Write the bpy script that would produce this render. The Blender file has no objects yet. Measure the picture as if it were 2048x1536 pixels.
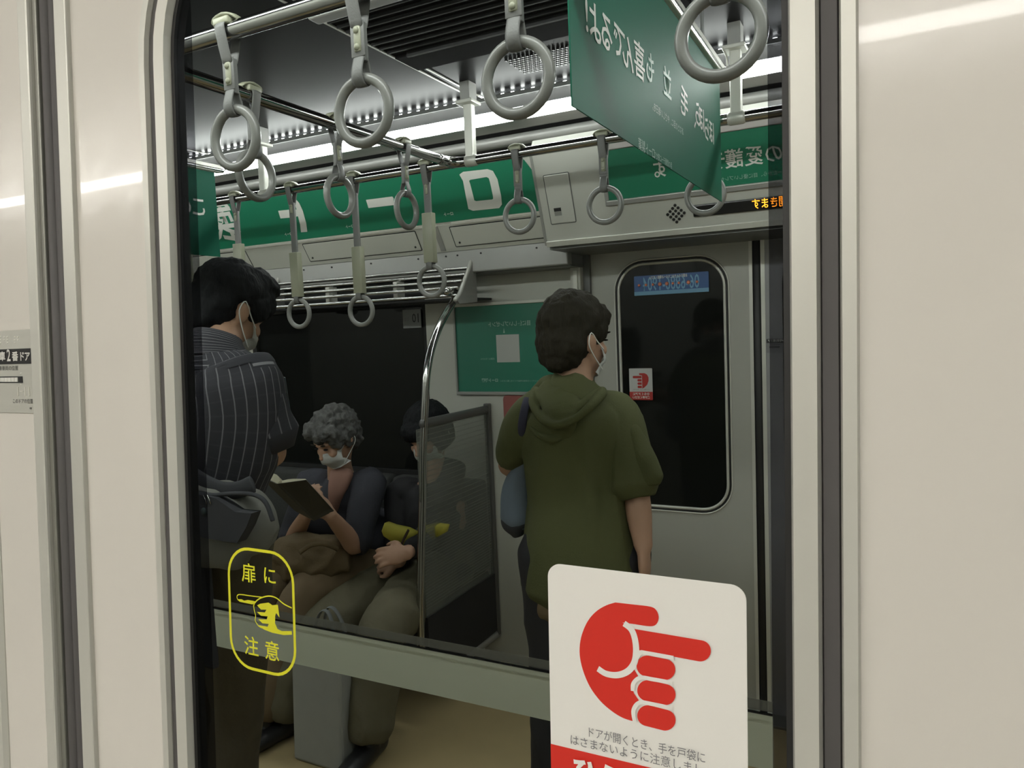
import bpy, bmesh, math, random
from mathutils import Vector, Matrix, noise
from mathutils.geometry import tessellate_polygon
random.seed(7)
PI = math.pi
V = Vector
col = bpy.context.scene.collection
sc = bpy.context.scene

# ---------------------------------------------------------------- camera, world, exposure
FPX, CX, CY, H = 1479.0, 1024.0, 768.0, 1.65
AX = V((0.8901967, -0.0021562, -0.4555713))      # carriage length axis seen from the lens (right, down, forward)
AY = V((0.4536053, -0.0887258, 0.8867751))       # across the carriage, away from the glass
AZ = V((-0.0423330, -0.9960538, -0.0780053))     # up
cam_d = bpy.data.cameras.new('camera'); cam = bpy.data.objects.new('camera', cam_d); col.objects.link(cam)
cam_d.sensor_width = 36; cam_d.lens = FPX * 36 / 2048; cam_d.clip_start = 0.02
right = V((AX[0], AY[0], AZ[0])); down = V((AX[1], AY[1], AZ[1])); fwd = V((AX[2], AY[2], AZ[2]))
R = Matrix((right, -down, -fwd)).transposed().to_4x4()
cam.matrix_world = Matrix.Translation((0, 0, H)) @ R
sc.camera = cam
w = bpy.data.worlds.new('world'); sc.world = w; w.use_nodes = True
w.node_tree.nodes['Background'].inputs[0].default_value = (0.05, 0.055, 0.05, 1)
w.node_tree.nodes['Background'].inputs[1].default_value = 0.3
sc.view_settings.view_transform = 'Standard'; sc.view_settings.look = 'None'
sc.view_settings.gamma = 1; sc.view_settings.use_curve_mapping = False
sc.view_settings.exposure = 1.35
INNER_LIGHT = 24.0     # long ceiling tubes of the carriage whose reflection is built beyond the glass
LED_LIGHT = 40.0       # row of small diodes along the ceiling edge
ROOM_LIGHT = 15.5       # tubes on the photographer's side

def ray(px, py):
    c = V(((px - CX) / FPX, (py - CY) / FPX, 1.0))
    return V((AX.dot(c), AY.dot(c), AZ.dot(c)))
def at(px, py, Y=None, X=None, Z=None):
    r = ray(px, py)
    if Y is not None: t = Y / r.y
    elif X is not None: t = X / r.x
    else: t = (Z - H) / r.z
    return V((0, 0, H)) + r * t

# ---------------------------------------------------------------- materials
MATS = {}
def mat(name, c, rough=0.5, metal=0.0, spec=0.5, noise_amt=0.0, scale=20, bump=0.0, bscale=80, coat=0.0, emit=0, ecol=None, stretch=(1, 1, 1)):
    if name in MATS: return MATS[name]
    m = bpy.data.materials.new(name); m.use_nodes = True; nt = m.node_tree; b = nt.nodes['Principled BSDF']
    b.inputs['Base Color'].default_value = (*c, 1); b.inputs['Roughness'].default_value = rough
    b.inputs['Metallic'].default_value = metal; b.inputs['Specular IOR Level'].default_value = spec
    b.inputs['Coat Weight'].default_value = coat
    if emit:
        b.inputs['Emission Color'].default_value = (*(ecol or c), 1); b.inputs['Emission Strength'].default_value = emit
    if noise_amt or bump:
        tc = nt.nodes.new('ShaderNodeTexCoord'); mp = nt.nodes.new('ShaderNodeMapping'); mp.inputs['Scale'].default_value = stretch
        nt.links.new(tc.outputs['Object'], mp.inputs[0])
    if noise_amt:
        n = nt.nodes.new('ShaderNodeTexNoise'); n.inputs['Scale'].default_value = scale; n.inputs['Detail'].default_value = 5
        nt.links.new(mp.outputs[0], n.inputs['Vector'])
        mx = nt.nodes.new('ShaderNodeMix'); mx.data_type = 'RGBA'
        mx.inputs[6].default_value = (*[max(0, k * (1 - noise_amt)) for k in c], 1)
        mx.inputs[7].default_value = (*[min(1, k * (1 + noise_amt)) for k in c], 1)
        nt.links.new(n.outputs['Fac'], mx.inputs[0]); nt.links.new(mx.outputs[2], b.inputs['Base Color'])
    if bump:
        n2 = nt.nodes.new('ShaderNodeTexNoise'); n2.inputs['Scale'].default_value = bscale; n2.inputs['Detail'].default_value = 4
        nt.links.new(mp.outputs[0], n2.inputs['Vector'])
        bp = nt.nodes.new('ShaderNodeBump'); bp.inputs['Strength'].default_value = bump; bp.inputs['Distance'].default_value = 0.01
        nt.links.new(n2.outputs['Fac'], bp.inputs['Height']); nt.links.new(bp.outputs[0], b.inputs['Normal'])
    MATS[name] = m; return m
def see_through(name, tint, body, amount, rough=0.3, gloss=0.0):
    """thin sheet: part clear, part surface"""
    if name in MATS: return MATS[name]
    m = bpy.data.materials.new(name); m.use_nodes = True; nt = m.node_tree
    for n in list(nt.nodes): nt.nodes.remove(n)
    out = nt.nodes.new('ShaderNodeOutputMaterial'); t = nt.nodes.new('ShaderNodeBsdfTransparent'); t.inputs[0].default_value = (*tint, 1)
    if gloss:
        s = nt.nodes.new('ShaderNodeBsdfGlossy'); s.inputs['Color'].default_value = (*body, 1); s.inputs['Roughness'].default_value = rough
    else:
        s = nt.nodes.new('ShaderNodeBsdfDiffuse'); s.inputs['Color'].default_value = (*body, 1)
    mx = nt.nodes.new('ShaderNodeMixShader'); mx.inputs[0].default_value = amount
    nt.links.new(t.outputs[0], mx.inputs[1]); nt.links.new(s.outputs[0], mx.inputs[2]); nt.links.new(mx.outputs[0], out.inputs[0])
    MATS[name] = m; return m

M_white = mat('glossy_white_panel', (0.70, 0.675, 0.625), 0.17, spec=0.3, coat=0.22, bump=0.35, bscale=4.5)
M_alu = mat('satin_aluminium', (0.60, 0.60, 0.55), 0.38, 0.25, noise_amt=0.04, scale=60, stretch=(1, 1, 0.1))
M_rub = mat('dark_grey_rubber', (0.085, 0.08, 0.08), 0.6, noise_amt=0.1, scale=30)
M_rub2 = mat('black_rubber', (0.012, 0.012, 0.012), 0.5)
M_glass = see_through('reflection_dimming_glass', (0.50, 0.51, 0.475), (0.5, 0.5, 0.5), 0.002, 0.35, 1)  # tint stands in for the dimness of the mirror image
M_edge = see_through('weak_reflection_tint', (0.62, 0.62, 0.64), (0.02, 0.02, 0.02), 0.1)  # added strips darken the glass borders, where the reflection is weaker
M_chrome = mat('polished_steel', (0.42, 0.42, 0.41), 0.12, 1.0)
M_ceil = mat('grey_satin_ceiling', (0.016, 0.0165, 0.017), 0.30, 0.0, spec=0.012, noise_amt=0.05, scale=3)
M_pan = mat('pale_grey_wall_panel', (0.50, 0.50, 0.455), 0.35, noise_amt=0.03, scale=6)
M_box = mat('pale_grey_door_case', (0.52, 0.52, 0.48), 0.35, noise_amt=0.03, scale=6)
M_band = mat('mid_grey_band', (0.30, 0.30, 0.285), 0.4, 0.2, noise_amt=0.04)
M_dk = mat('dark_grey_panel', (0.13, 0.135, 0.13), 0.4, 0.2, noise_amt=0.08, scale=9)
M_dk2 = mat('very_dark_metal', (0.03, 0.03, 0.03), 0.6, spec=0.15, noise_amt=0.15)
M_matt = mat('matte_black_metal', (0.008, 0.008, 0.008), 0.85, spec=0.03)
M_brush = mat('brushed_fixture_metal', (0.36, 0.35, 0.33), 0.4, 0.5, noise_amt=0.12, scale=40, stretch=(0.1, 1, 1))
M_green = mat('green_print', (0.008, 0.17, 0.09), 0.4, noise_amt=0.03, scale=2)
M_green2 = mat('green_banner_paper', (0.012, 0.12, 0.075), 0.55, spec=0.10, noise_amt=0.03, scale=2)
M_green3 = mat('green_poster_paper', (0.016, 0.17, 0.11), 0.4, noise_amt=0.06, scale=3, coat=0.15)
M_ink = mat('white_print', (0.66, 0.66, 0.62), 0.5)
M_inkd = mat('dim_white_print', (0.30, 0.45, 0.38), 0.5)
M_black = mat('black_print', (0.012, 0.012, 0.013), 0.45)
M_grey_ink = mat('grey_print', (0.20, 0.20, 0.21), 0.6)
M_hang = mat('grey_webbing', (0.15, 0.15, 0.145), 0.5, bump=0.1, bscale=300)
M_ring = mat('pale_grey_plastic', (0.20, 0.20, 0.188), 0.3)
M_beige = mat('beige_plastic', (0.29, 0.295, 0.215), 0.4)
M_farwin = mat('dark_window_glass', (0.008, 0.009, 0.008), 0.06, spec=0.3)
M_floor = mat('brown_lino_floor', (0.42, 0.33, 0.175), 0.45, noise_amt=0.15, scale=5)
M_tube = mat('ceiling_tube_light', (1, 1, 1), 0.5, emit=INNER_LIGHT, ecol=(0.94, 0.98, 1.0))
M_led = mat('diode_light', (1, 1, 1), 0.5, emit=LED_LIGHT, ecol=(0.95, 0.98, 1.0))
M_tube3 = mat('dim_room_tube_light', (1, 1, 1), 0.5, emit=0.7, ecol=(1.0, 0.965, 0.90))
M_tube2 = mat('room_tube_light', (1, 1, 1), 0.5, emit=ROOM_LIGHT, ecol=(1.0, 0.965, 0.90))

# ---------------------------------------------------------------- mesh helpers
def link(name, me, parent=None, m=None, smooth=False):
    o = bpy.data.objects.new(name, me); col.objects.link(o)
    if m: me.materials.append(m)
    if smooth:
        for p in me.polygons: p.use_smooth = True
    if parent: o.parent = parent
    return o
def obj(name, bm, m, parent=None, smooth=False):
    me = bpy.data.meshes.new(name); bmesh.ops.recalc_face_normals(bm, faces=bm.faces); bm.to_mesh(me); bm.free()
    return link(name, me, parent, m, smooth)
def tag(o, label=None, cat=None, group=None, kind=None):
    if label: o['label'] = label
    if cat: o['category'] = cat
    if group: o['group'] = group
    if kind: o['kind'] = kind
    return o
def empty(name, loc=(0, 0, 0), label=None, cat=None, group=None, kind=None):
    o = bpy.data.objects.new(name, None); col.objects.link(o); o.location = loc; o.empty_display_size = 0.05
    return tag(o, label, cat, group, kind)
def struct(name, bm, m, parent=None, smooth=False):
    o = obj(name, bm, m, parent, smooth)
    if not parent: o['kind'] = 'structure'
    return o
def box(bm, lo, hi, mx=None, bev=0.0):
    x0, y0, z0 = lo; x1, y1, z1 = hi
    vs = [bm.verts.new(p) for p in ((x0, y0, z0), (x1, y0, z0), (x1, y1, z0), (x0, y1, z0), (x0, y0, z1), (x1, y0, z1), (x1, y1, z1), (x0, y1, z1))]
    fs = [bm.faces.new([vs[i] for i in f]) for f in ((0, 3, 2, 1), (4, 5, 6, 7), (0, 1, 5, 4), (1, 2, 6, 5), (2, 3, 7, 6), (3, 0, 4, 7))]
    if bev:
        es = list({e for f in fs for e in f.edges})
        r = bmesh.ops.bevel(bm, geom=es, offset=bev, segments=2, affect='EDGES', profile=0.5)
        vs = list({v for f in r['faces'] for v in f.verts} | {v for v in vs if v.is_valid})
    if mx is not None: bmesh.ops.transform(bm, matrix=mx, verts=[v for v in vs if v.is_valid])
    return bm
def B(lo, hi, bev=0.0, mx=None):
    bm = bmesh.new(); box(bm, lo, hi, mx, bev); return bm
def catmull(pts, n=4):
    pts = [V(p) for p in pts]
    if len(pts) < 3 or n < 2: return pts
    out = []
    for i in range(len(pts) - 1):
        p0 = pts[max(i - 1, 0)]; p1 = pts[i]; p2 = pts[i + 1]; p3 = pts[min(i + 2, len(pts) - 1)]
        for k in range(n):
            t = k / n
            out.append(0.5 * ((2 * p1) + (p2 - p0) * t + (2 * p0 - 5 * p1 + 4 * p2 - p3) * t * t + (3 * p1 - p0 - 3 * p2 + p3) * t ** 3))
    out.append(pts[-1]); return out
def sweep(bm, pts, rad, seg=10, side=None, cap=True, sub=4, closed=False, uv=False, superq=2.0):
    """tube of elliptical rings; rad = number, list of numbers or list of (side, depth) pairs"""
    k = len(pts)
    rr = [rad] * k if isinstance(rad, (int, float)) or (isinstance(rad, tuple) and isinstance(rad[0], (int, float))) else list(rad)
    rr = [(r, r) if isinstance(r, (int, float)) else r for r in rr]
    if sub > 1 and k > 2:
        P = catmull(pts, sub); A = catmull([V((r[0], r[1], 0)) for r in rr], sub)
    else:
        P = [V(p) for p in pts]; A = [V((r[0], r[1], 0)) for r in rr]
    n = len(P); rings = []
    prev = V(side) if side else None
    uvl = bm.loops.layers.uv.verify() if uv else None
    for i in range(n):
        if closed: d = (P[(i + 1) % n] - P[i - 1])
        else: d = P[min(i + 1, n - 1)] - P[max(i - 1, 0)]
        d.normalize()
        s = prev if prev is not None else (V((0, 0, 1)).cross(d) if abs(d.z) < 0.9 else V((1, 0, 0)))
        s = (s - d * s.dot(d)); s.normalize(); t = d.cross(s)
        if side is None: prev = s
        ring = []
        for j in range(seg):
            a = 2 * PI * j / seg
            ca, sa = math.cos(a), math.sin(a)
            if superq != 2.0:
                ca = math.copysign(abs(ca) ** (2 / superq), ca); sa = math.copysign(abs(sa) ** (2 / superq), sa)
            ring.append(bm.verts.new(P[i] + s * (ca * max(A[i].x, 1e-4)) + t * (sa * max(A[i].y, 1e-4))))
        rings.append(ring)
    m = n if closed else n - 1
    for i in range(m):
        a, b = rings[i], rings[(i + 1) % n]
        for j in range(seg):
            f = bm.faces.new((a[j], a[(j + 1) % seg], b[(j + 1) % seg], b[j]))
            if uv:
                for l, (uu, vv) in zip(f.loops, ((j, i), (j + 1, i), (j + 1, i + 1), (j, i + 1))): l[uvl].uv = (uu / seg, vv / m)
    if cap and not closed:
        for ring, c, dd in ((rings[0], P[0], P[0] - P[1]), (rings[-1], P[-1], P[-1] - P[-2])):
            rmin = min(A[0 if ring is rings[0] else -1].x, A[0 if ring is rings[0] else -1].y)
            dd = dd.normalized()
            r1 = [bm.verts.new(c + (v.co - c) * 0.72 + dd * rmin * 0.55) for v in ring]
            for j in range(seg): bm.faces.new((ring[j], ring[(j + 1) % seg], r1[(j + 1) % seg], r1[j]))
            bm.faces.new(r1)
    return bm
def T(pts, rad, seg=10, **k): return sweep(bmesh.new(), pts, rad, seg, **k)
def ell(bm, c, r, rot=None, seg=16):
    mx = Matrix.Translation(c) @ (rot.to_4x4() if rot else Matrix()) @ Matrix.Diagonal((*r, 1))
    bmesh.ops.create_uvsphere(bm, u_segments=seg, v_segments=max(8, seg // 2 + 2), radius=1, matrix=mx); return bm
def torus(bm, c, R_, r, ax='Y', n=36, s=10, mx=None):
    pts = []
    for i in range(n):
        a = 2 * PI * i / n
        p = V((math.cos(a) * R_, 0, math.sin(a) * R_)) if ax == 'Y' else V((0, math.cos(a) * R_, math.sin(a) * R_))
        pts.append(V(c) + p)
    return sweep(bm, pts, r, s, closed=True, sub=1, side=(0, 1, 0) if ax == 'Y' else (1, 0, 0))
def voxel(name, bm, size, m, parent=None, smooth=2, fn=None):
    """fuse overlapping solids into one continuous surface"""
    me = bpy.data.meshes.new(name); bmesh.ops.recalc_face_normals(bm, faces=bm.faces); bm.to_mesh(me); bm.free()
    o = bpy.data.objects.new(name, me); col.objects.link(o)
    md = o.modifiers.new('r', 'REMESH'); md.mode = 'VOXEL'; md.voxel_size = size
    if smooth:
        s = o.modifiers.new('s', 'SMOOTH'); s.iterations = smooth; s.factor = 0.5
    dg = bpy.context.evaluated_depsgraph_get(); me2 = bpy.data.meshes.new_from_object(o.evaluated_get(dg))
    o.modifiers.clear(); o.data = me2; bpy.data.meshes.remove(me); me2.name = name
    me2.materials.clear(); me2.materials.append(m)
    if fn:
        nr = [v.normal.copy() for v in me2.vertices]
        for v, nn in zip(me2.vertices, nr): v.co = v.co + nn * fn(v.co, nn)
    for p in me2.polygons: p.use_smooth = True
    if parent: o.parent = parent
    return o
def folds(amp, sc_=9.0, st=(1, 1, 0.35)):
    def f(p, n):
        q = V((p.x * st[0], p.y * st[1], p.z * st[2])) * sc_
        a = noise.noise(q); b = noise.noise(q * 2.3 + V((9, 3, 1)))
        return amp * (1 - 2 * abs(a)) * 0.9 + amp * 0.45 * b
    return f

# text: flat lettering lying in the local XZ plane, x to the right, z up, facing -Y.
def letters(name, s, size, m, parent, mx, mirrored=False, bold=0.0, align='CENTER', sx=1.0, depth=0.0004, space=1.0):
    c = bpy.data.curves.new(name, 'FONT'); c.body = s; c.size = size; c.offset = bold; c.align_x = align; c.align_y = 'CENTER'
    c.resolution_u = 2; c.space_character = space
    o = bpy.data.objects.new(name, c); col.objects.link(o)
    dg = bpy.context.evaluated_depsgraph_get(); me = bpy.data.meshes.new_from_object(o.evaluated_get(dg))
    bpy.data.objects.remove(o)
    me.transform(Matrix.Rotation(PI / 2, 4, 'X') @ Matrix.Diagonal((sx, 1, 1, 1)))
    if mirrored: me.transform(Matrix.Diagonal((-1, 1, 1, 1)))
    me.transform(mx @ Matrix.Translation((0, -depth, 0)))
    me.materials.clear(); o = link(name, me, parent, m); return o
def poly(bm, pts, th=0.0005, holes=None):
    """flat shape in local XZ, thin, facing -Y"""
    P = [p for i, p in enumerate(pts) if (V(p) - V(pts[i - 1])).length > 1e-7]
    vs = [bm.verts.new((x, -th, z)) for x, z in P]
    for t in tessellate_polygon([[V((x, z, 0)) for x, z in P]]):
        try: bm.faces.new([vs[i] for i in t])
        except ValueError: pass
    return bm
def rr_loop(x0, x1, z0, z1, r, n=10):
    out = []
    for cx_, cz_, a0 in ((x1 - r, z1 - r, 0), (x0 + r, z1 - r, PI / 2), (x0 + r, z0 + r, PI), (x1 - r, z0 + r, 3 * PI / 2)):
        for i in range(n + 1):
            a = a0 + PI / 2 * i / n; out.append((cx_ + r * math.cos(a), cz_ + r * math.sin(a)))
    return out
def band(bm, outer, inner, y0, y1, edge=0.0):
    """frame between two matching loops, front at y0, back at y1"""
    n = len(outer)
    if edge:
        mo = [(o[0] + (i[0] - o[0]) * edge, o[1] + (i[1] - o[1]) * edge) for o, i in zip(outer, inner)]
        mi = [(i[0] + (o[0] - i[0]) * edge, i[1] + (o[1] - i[1]) * edge) for o, i in zip(outer, inner)]
        seq = [(outer, y1), (outer, y0 + (y1 - y0) * 0.4), (mo, y0), (mi, y0), (inner, y0 + (y1 - y0) * 0.4), (inner, y1)]
    else: seq = [(outer, y1), (outer, y0), (inner, y0), (inner, y1)]
    L = [[bm.verts.new((x, y, z)) for x, z in lp] for lp, y in seq]
    for k in range(len(L)):
        a, b = L[k], L[(k + 1) % len(L)]
        for i in range(n): bm.faces.new((a[i], a[(i + 1) % n], b[(i + 1) % n], b[i]))
    return bm
def plate_with_hole(bm, x0, x1, z0, z1, hole, y0, y1):
    n = len(hole); q = n // 4
    out = []
    for k, (x, z) in enumerate(hole):
        c = k // q
        ox = x1 if c in (0, 3) else x0; oz = z1 if c in (0, 1) else z0
        t = (k % q) / (q - 1)
        hx, hz = hole[c * q]; ex, ez = hole[c * q + q - 1]
        if c == 0: p = (x1, hz + (z1 - hz) * min(1, 2 * t)) if t < 0.5 else (x1 + (ex - x1) * (2 * t - 1), z1)
        elif c == 1: p = (hx + (x0 - hx) * min(1, 2 * t), z1) if t < 0.5 else (x0, z1 + (ez - z1) * (2 * t - 1))
        elif c == 2: p = (x0, hz + (z0 - hz) * min(1, 2 * t)) if t < 0.5 else (x0 + (ex - x0) * (2 * t - 1), z0)
        else: p = (hx + (x1 - hx) * min(1, 2 * t), z0) if t < 0.5 else (x1, z0 + (ez - z0) * (2 * t - 1))
        out.append(p)
    return band(bm, out, hole, y0, y1)
# ================================================================ the door in front of the lens
TH = math.atan(0.0504); D0 = 0.375
NV = V((0, math.sin(TH), math.cos(TH))); NN = V((0, math.cos(TH), -math.sin(TH)))
NO = V((0, 0, H)) + NN * (D0 * math.cos(TH))
NM = Matrix(((1, 0, 0, NO.x), (0, NN.y, NV.y, NO.y), (0, NN.z, NV.z, NO.z), (0, 0, 0, 1)))
def near(px, py):
    r = ray(px, py); t = (NO - V((0, 0, H))).dot(NN) / r.dot(NN); P = r * t
    return P.x, P.dot(NV)
def nobj(name, bm, m, parent=None, smooth=False, kind=None):
    o = obj(name, bm, m, None, smooth); o.matrix_world = NM
    if parent: o.parent = parent; o.matrix_parent_inverse = Matrix(); o.matrix_basis = Matrix() if tuple(parent.matrix_world) == tuple(NM) else NM
    if kind: o['kind'] = kind
    return o
def nempty(name, kind=None, label=None, cat=None, off=(0, 0, 0)):
    o = bpy.data.objects.new(name, None); col.objects.link(o); o.empty_display_size = .05
    o.matrix_world = NM @ Matrix.Translation(off)
    return tag(o, label, cat, None, kind)
def npart(name, bm, m, parent, smooth=False):          # child of a thing whose own frame is NM
    return obj(name, bm, m, parent, smooth)

ZT, ZB = 0.62, -1.62
GL = (-0.4665, -0.0425, -0.69, 0.336)
loops = [rr_loop(GL[0] - k, GL[1] + k, GL[2] - k, GL[3] + k, 0.112 + k, 12) for k in (-0.003, 0, 0.0135, 0.0220, 0.0300)]
door1 = nempty('door_1', 'structure')
npart('door_leaf', plate_with_hole(bmesh.new(), -0.5802, 0.30, ZB, ZT, loops[4], 0.0, 0.03), M_white, door1)
npart('window_trim', band(bmesh.new(), loops[4], loops[3], -0.004, 0.004, 0.12), M_alu, door1)
npart('window_seal', band(bmesh.new(), loops[3], loops[2], -0.0005, 0.006, 0.1), M_rub, door1)
npart('window_trim', band(bmesh.new(), loops[2], loops[1], -0.0045, 0.008, 0.1), M_alu, door1)
npart('glass_gasket', band(bmesh.new(), loops[1], loops[0], 0.001, 0.010), M_rub2, door1)
npart('glass_pane', (lambda b: (poly(b, loops[1]), bmesh.ops.translate(b, vec=(0, 0.004, 0), verts=b.verts), b)[2])(bmesh.new()), M_glass, door1)
npart('edge_trim', B((-0.5962, -0.004, ZB), (-0.5802, 0.02, ZT), 0.0015), M_alu, door1)
npart('edge_rubber', T([(-0.6035, 0.004, ZB), (-0.6035, 0.004, ZT)], (0.0075, 0.006), 10, side=(1, 0, 0)), M_rub, door1, True)
bm = B((-0.5995, 0.006, ZB), (-0.5962, 0.02, ZT)); npart('edge_rubber', bm, M_rub2, door1)
for u0, u1 in ((GL[0], near(380, 300)[0]), (near(1533, 300)[0] - 0.0004, GL[1])):
    lp = [p for p in loops[1]]
    bm = bmesh.new()
    zt, zb = (0.30, -0.65)
    box(bm, (u0 + 0.0005, 0.0045, zb), (u1, 0.0049, zt)); npart('weak_reflection_strip', bm, M_edge, door1)

door2 = nempty('door_2', 'structure')
w2 = rr_loop(-1.13, -0.7075, GL[2] - 0.03, GL[3] + 0.03, 0.142, 12)
w2i = rr_loop(-1.13 + 0.03, -0.7075 - 0.03, GL[2], GL[3], 0.112, 12)
npart('door_leaf', plate_with_hole(bmesh.new(), -1.30, -0.644, ZB, ZT, w2, 0.0, 0.03), M_white, door2)
npart('window_trim', band(bmesh.new(), w2, w2i, -0.004, 0.004, 0.12), M_alu, door2)
npart('glass_pane', (lambda b: (poly(b, w2i), bmesh.ops.translate(b, vec=(0, 0.004, 0), verts=b.verts), b)[2])(bmesh.new()), M_farwin, door2)
npart('edge_trim', B((-0.644, -0.005, ZB), (-0.6295, 0.02, ZT), 0.002), M_alu, door2)
npart('edge_trim', B((-0.6295, -0.001, ZB), (-0.6235, 0.02, ZT), 0.001), mat('dull_aluminium', (0.28, 0.28, 0.25), 0.4, 0.5), door2)
npart('edge_rubber', T([(-0.6170, 0.004, ZB), (-0.6170, 0.004, ZT)], (0.0062, 0.005), 10, side=(1, 0, 0)), M_rub, door2, True)
bm = B((-0.6235, 0.012, ZB), (-0.5962, 0.022, ZT)); npart('edge_rubber', bm, M_rub2, door2)

# --- steel plate with raised dots on the other leaf
pl = nempty('door_number_plate', label='brushed metal plate with raised dots and door number lettering at the left edge', cat='sign')
PX0, PX1, PZ1, PZ0 = -0.772, -0.6435, 0.0335, -0.0378
bm = bmesh.new(); lp = [(PX0, PZ0), (PX1, PZ0), (PX1, PZ1 - 0.005), (PX1 - 0.005, PZ1), (PX0, PZ1)]
L0 = [bm.verts.new((x, 0, z)) for x, z in lp]; L1 = [bm.verts.new((x * 1, -0.0012, z)) for x, z in lp]
bm.faces.new(L1)
for i in range(5): bm.faces.new((L0[i], L0[(i + 1) % 5], L1[(i + 1) % 5], L1[i]))
bmesh.ops.translate(bm, vec=(0, -0.0003, 0), verts=bm.verts)
npart('plate', bm, mat('brushed_plate', (0.56, 0.56, 0.51), 0.38, 0.25, noise_amt=0.06, scale=200, stretch=(0.05, 1, 1)), pl)
npart('name_strip', B((PX0, -0.0019, near(40, 728)[1]), (PX1 - 0.0008, -0.0013, near(40, 697.5)[1])), M_black, pl)
I4 = Matrix()
def nt(s, size, m, u, v, al='RIGHT', sx=1.0, bold=0.0, y=-0.0019, par=None, name='lettering', rot=0.0, space=1.0):
    return letters(name, s, size, m, par, Matrix.Translation((u, y, v)) @ Matrix.Rotation(-rot, 4, 'Y'), False, bold, al, sx, space=space)
def ppx(x, y): return near(x, y)
for ch, x, y, sz, sx_ in (('号', -1.5, 714, .0085, 1.08), ('車', 10.3, 714, .0085, 1.08), ('2', 22.8, 712, .0143, .82), ('番', 35.6, 714, .0085, 1.08), ('ド', 49, 714, .0085, 1.0), ('ア', 60, 714, .0085, 1.0)):
    u, v = ppx(x, y); nt(ch, sz, M_ink, u, v, 'CENTER', sx_, 0.00022, par=pl, name='character')
u, v = ppx(40.8, 736.5); nt('乗車車両の位置', 0.0044, M_black, u, v, sx=1.1, y=-0.0014, par=pl)
u, v = ppx(70.5, 803); nt('このドアの位置', 0.0044, M_black, u, v, sx=0.98, y=-0.0014, par=pl)
u, v = ppx(68, 816.5); nt('GK', 0.0022, M_black, u, v, sx=1.1, bold=0.00008, y=-0.0014, par=pl)
a_, b_ = ppx(49, 752.5), ppx(49, 765.5)
npart('car_row', B((PX0, -0.0020, b_[1]), (a_[0], -0.0013, a_[1])), M_black, pl)
e_ = ppx(41.2, 755)[0]
for i in range(14):
    npart('car_square', B((e_ - (i + 1) * 0.0050 + .0004, -0.0027, b_[1] + .0009), (e_ - i * 0.0050, -0.0019, a_[1] - .0009), 0.0002), M_ink, pl)
bm = bmesh.new()
def dot(x, y, r=0.0010):
    u, v = ppx(x, y); ell(bm, V((u, -0.0014, v)), (r, 0.0008, r * .8), seg=8)
for x0, pat in ((-1.0, (1, 1, 0, 1, 1, 1)), (12.6, (1, 1, 1, 1, 0, 1)), (33.6, (1, 1, 1, 1, 1, 0)), (-16, (1, 0, 1, 1, 0, 1))):
    for i, k_ in enumerate(pat):
        if k_: dot(x0 + (i % 2) * 6.2, 674 + (i // 2) * 5.8)
dot(45.6, 747, 0.0012); dot(46.4, 768.5, 0.0010)
npart('raised_dots', bm, mat('pale_raised_metal', (0.75, 0.74, 0.68), 0.3, 0.3), pl, True)['kind'] = 'stuff'
for x in (40, 54.3, 62.5):
    p0, p1 = ppx(x, 774), ppx(x + .8, 792)
    npart('raised_bar', B((p0[0] - 0.0006, -0.0022, p1[1]), (p0[0] + 0.0006, -0.0013, p0[1]), 0.0002), MATS['pale_raised_metal'], pl)
p0 = ppx(47.2, 782.5)
npart('raised_bar', B((p0[0] - .0024, -0.0022, p0[1] - .0004), (p0[0] + .0024, -0.0013, p0[1] + .0004), 0.0002), MATS['pale_raised_metal'], pl)

# --- yellow door sticker
M_yel = mat('yellow_vinyl', (0.72, 0.70, 0.02), 0.5)
ys = nempty('warning_sticker', label='yellow line-drawn door warning sticker with a pointing hand, low on the glass', cat='sticker')
def strip(name, pts, wd, par, m, closed=False, y=-0.0004, sub=6):
    """flat painted line of width wd through (u,v) points"""
    P = [V((p[0], 0, p[1])) for p in pts]
    if not closed: P = catmull(P, sub)
    n = len(P); bm = bmesh.new(); A = []
    for i in range(n):
        d = (P[(i + 1) % n] - P[i - 1]) if closed else (P[min(i + 1, n - 1)] - P[max(i - 1, 0)])
        d.normalize(); q = V((-d.z, 0, d.x))
        wv = wd if isinstance(wd, (int, float)) else wd[0] + (wd[1] - wd[0]) * math.sin(PI * i / max(1, n - 1))
        A.append((bm.verts.new(P[i] + q * wv / 2 + V((0, y, 0))), bm.verts.new(P[i] - q * wv / 2 + V((0, y, 0)))))
    for i in range(n if closed else n - 1):
        a, b = A[i], A[(i + 1) % n]; bm.faces.new((a[0], a[1], b[1], b[0]))
    return npart(name, bm, m, par)
Y0, Y1 = near(459, 1210)[0], near(590, 1210)[0]
YT, YB = near(515, 1098)[1], near(575, 1356)[1]
ysb = rr_loop(Y0 + .0008, Y1 - .0008, YB + .0008, YT - .0008, 0.020, 8)
strip('outline', ysb, 0.0021, ys, M_yel, True)
def npx(px, py): return near(px, py)
for s_, a, b, sz in (('扉', (485, 1128), (514, 1169), 0.0152), ('に', (527, 1135), (555, 1172), 0.0152), ('注', (490, 1273), (519, 1316), 0.0152), ('意', (531, 1284), (561, 1325), 0.0152)):
    u, v = npx((a[0] + b[0]) / 2, (a[1] + b[1]) / 2)
    uw = npx(b[0], b[1])[0] - npx(a[0], a[1])[0]
    nt(s_, uw / 0.93, M_yel, u, v, 'CENTER', 1.0, 0.00012, -0.0004, ys, 'lettering')
Z7 = lambda x, y: npx(440 + x / 5.294, 1080 + y / 5.294)
strip('finger_line', [Z7(460, 605), (Z7(330, 590)), Z7(215, 575), Z7(185, 595), Z7(200, 635), Z7(260, 655), Z7(330, 670)], 0.0007, ys, M_yel)
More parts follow.
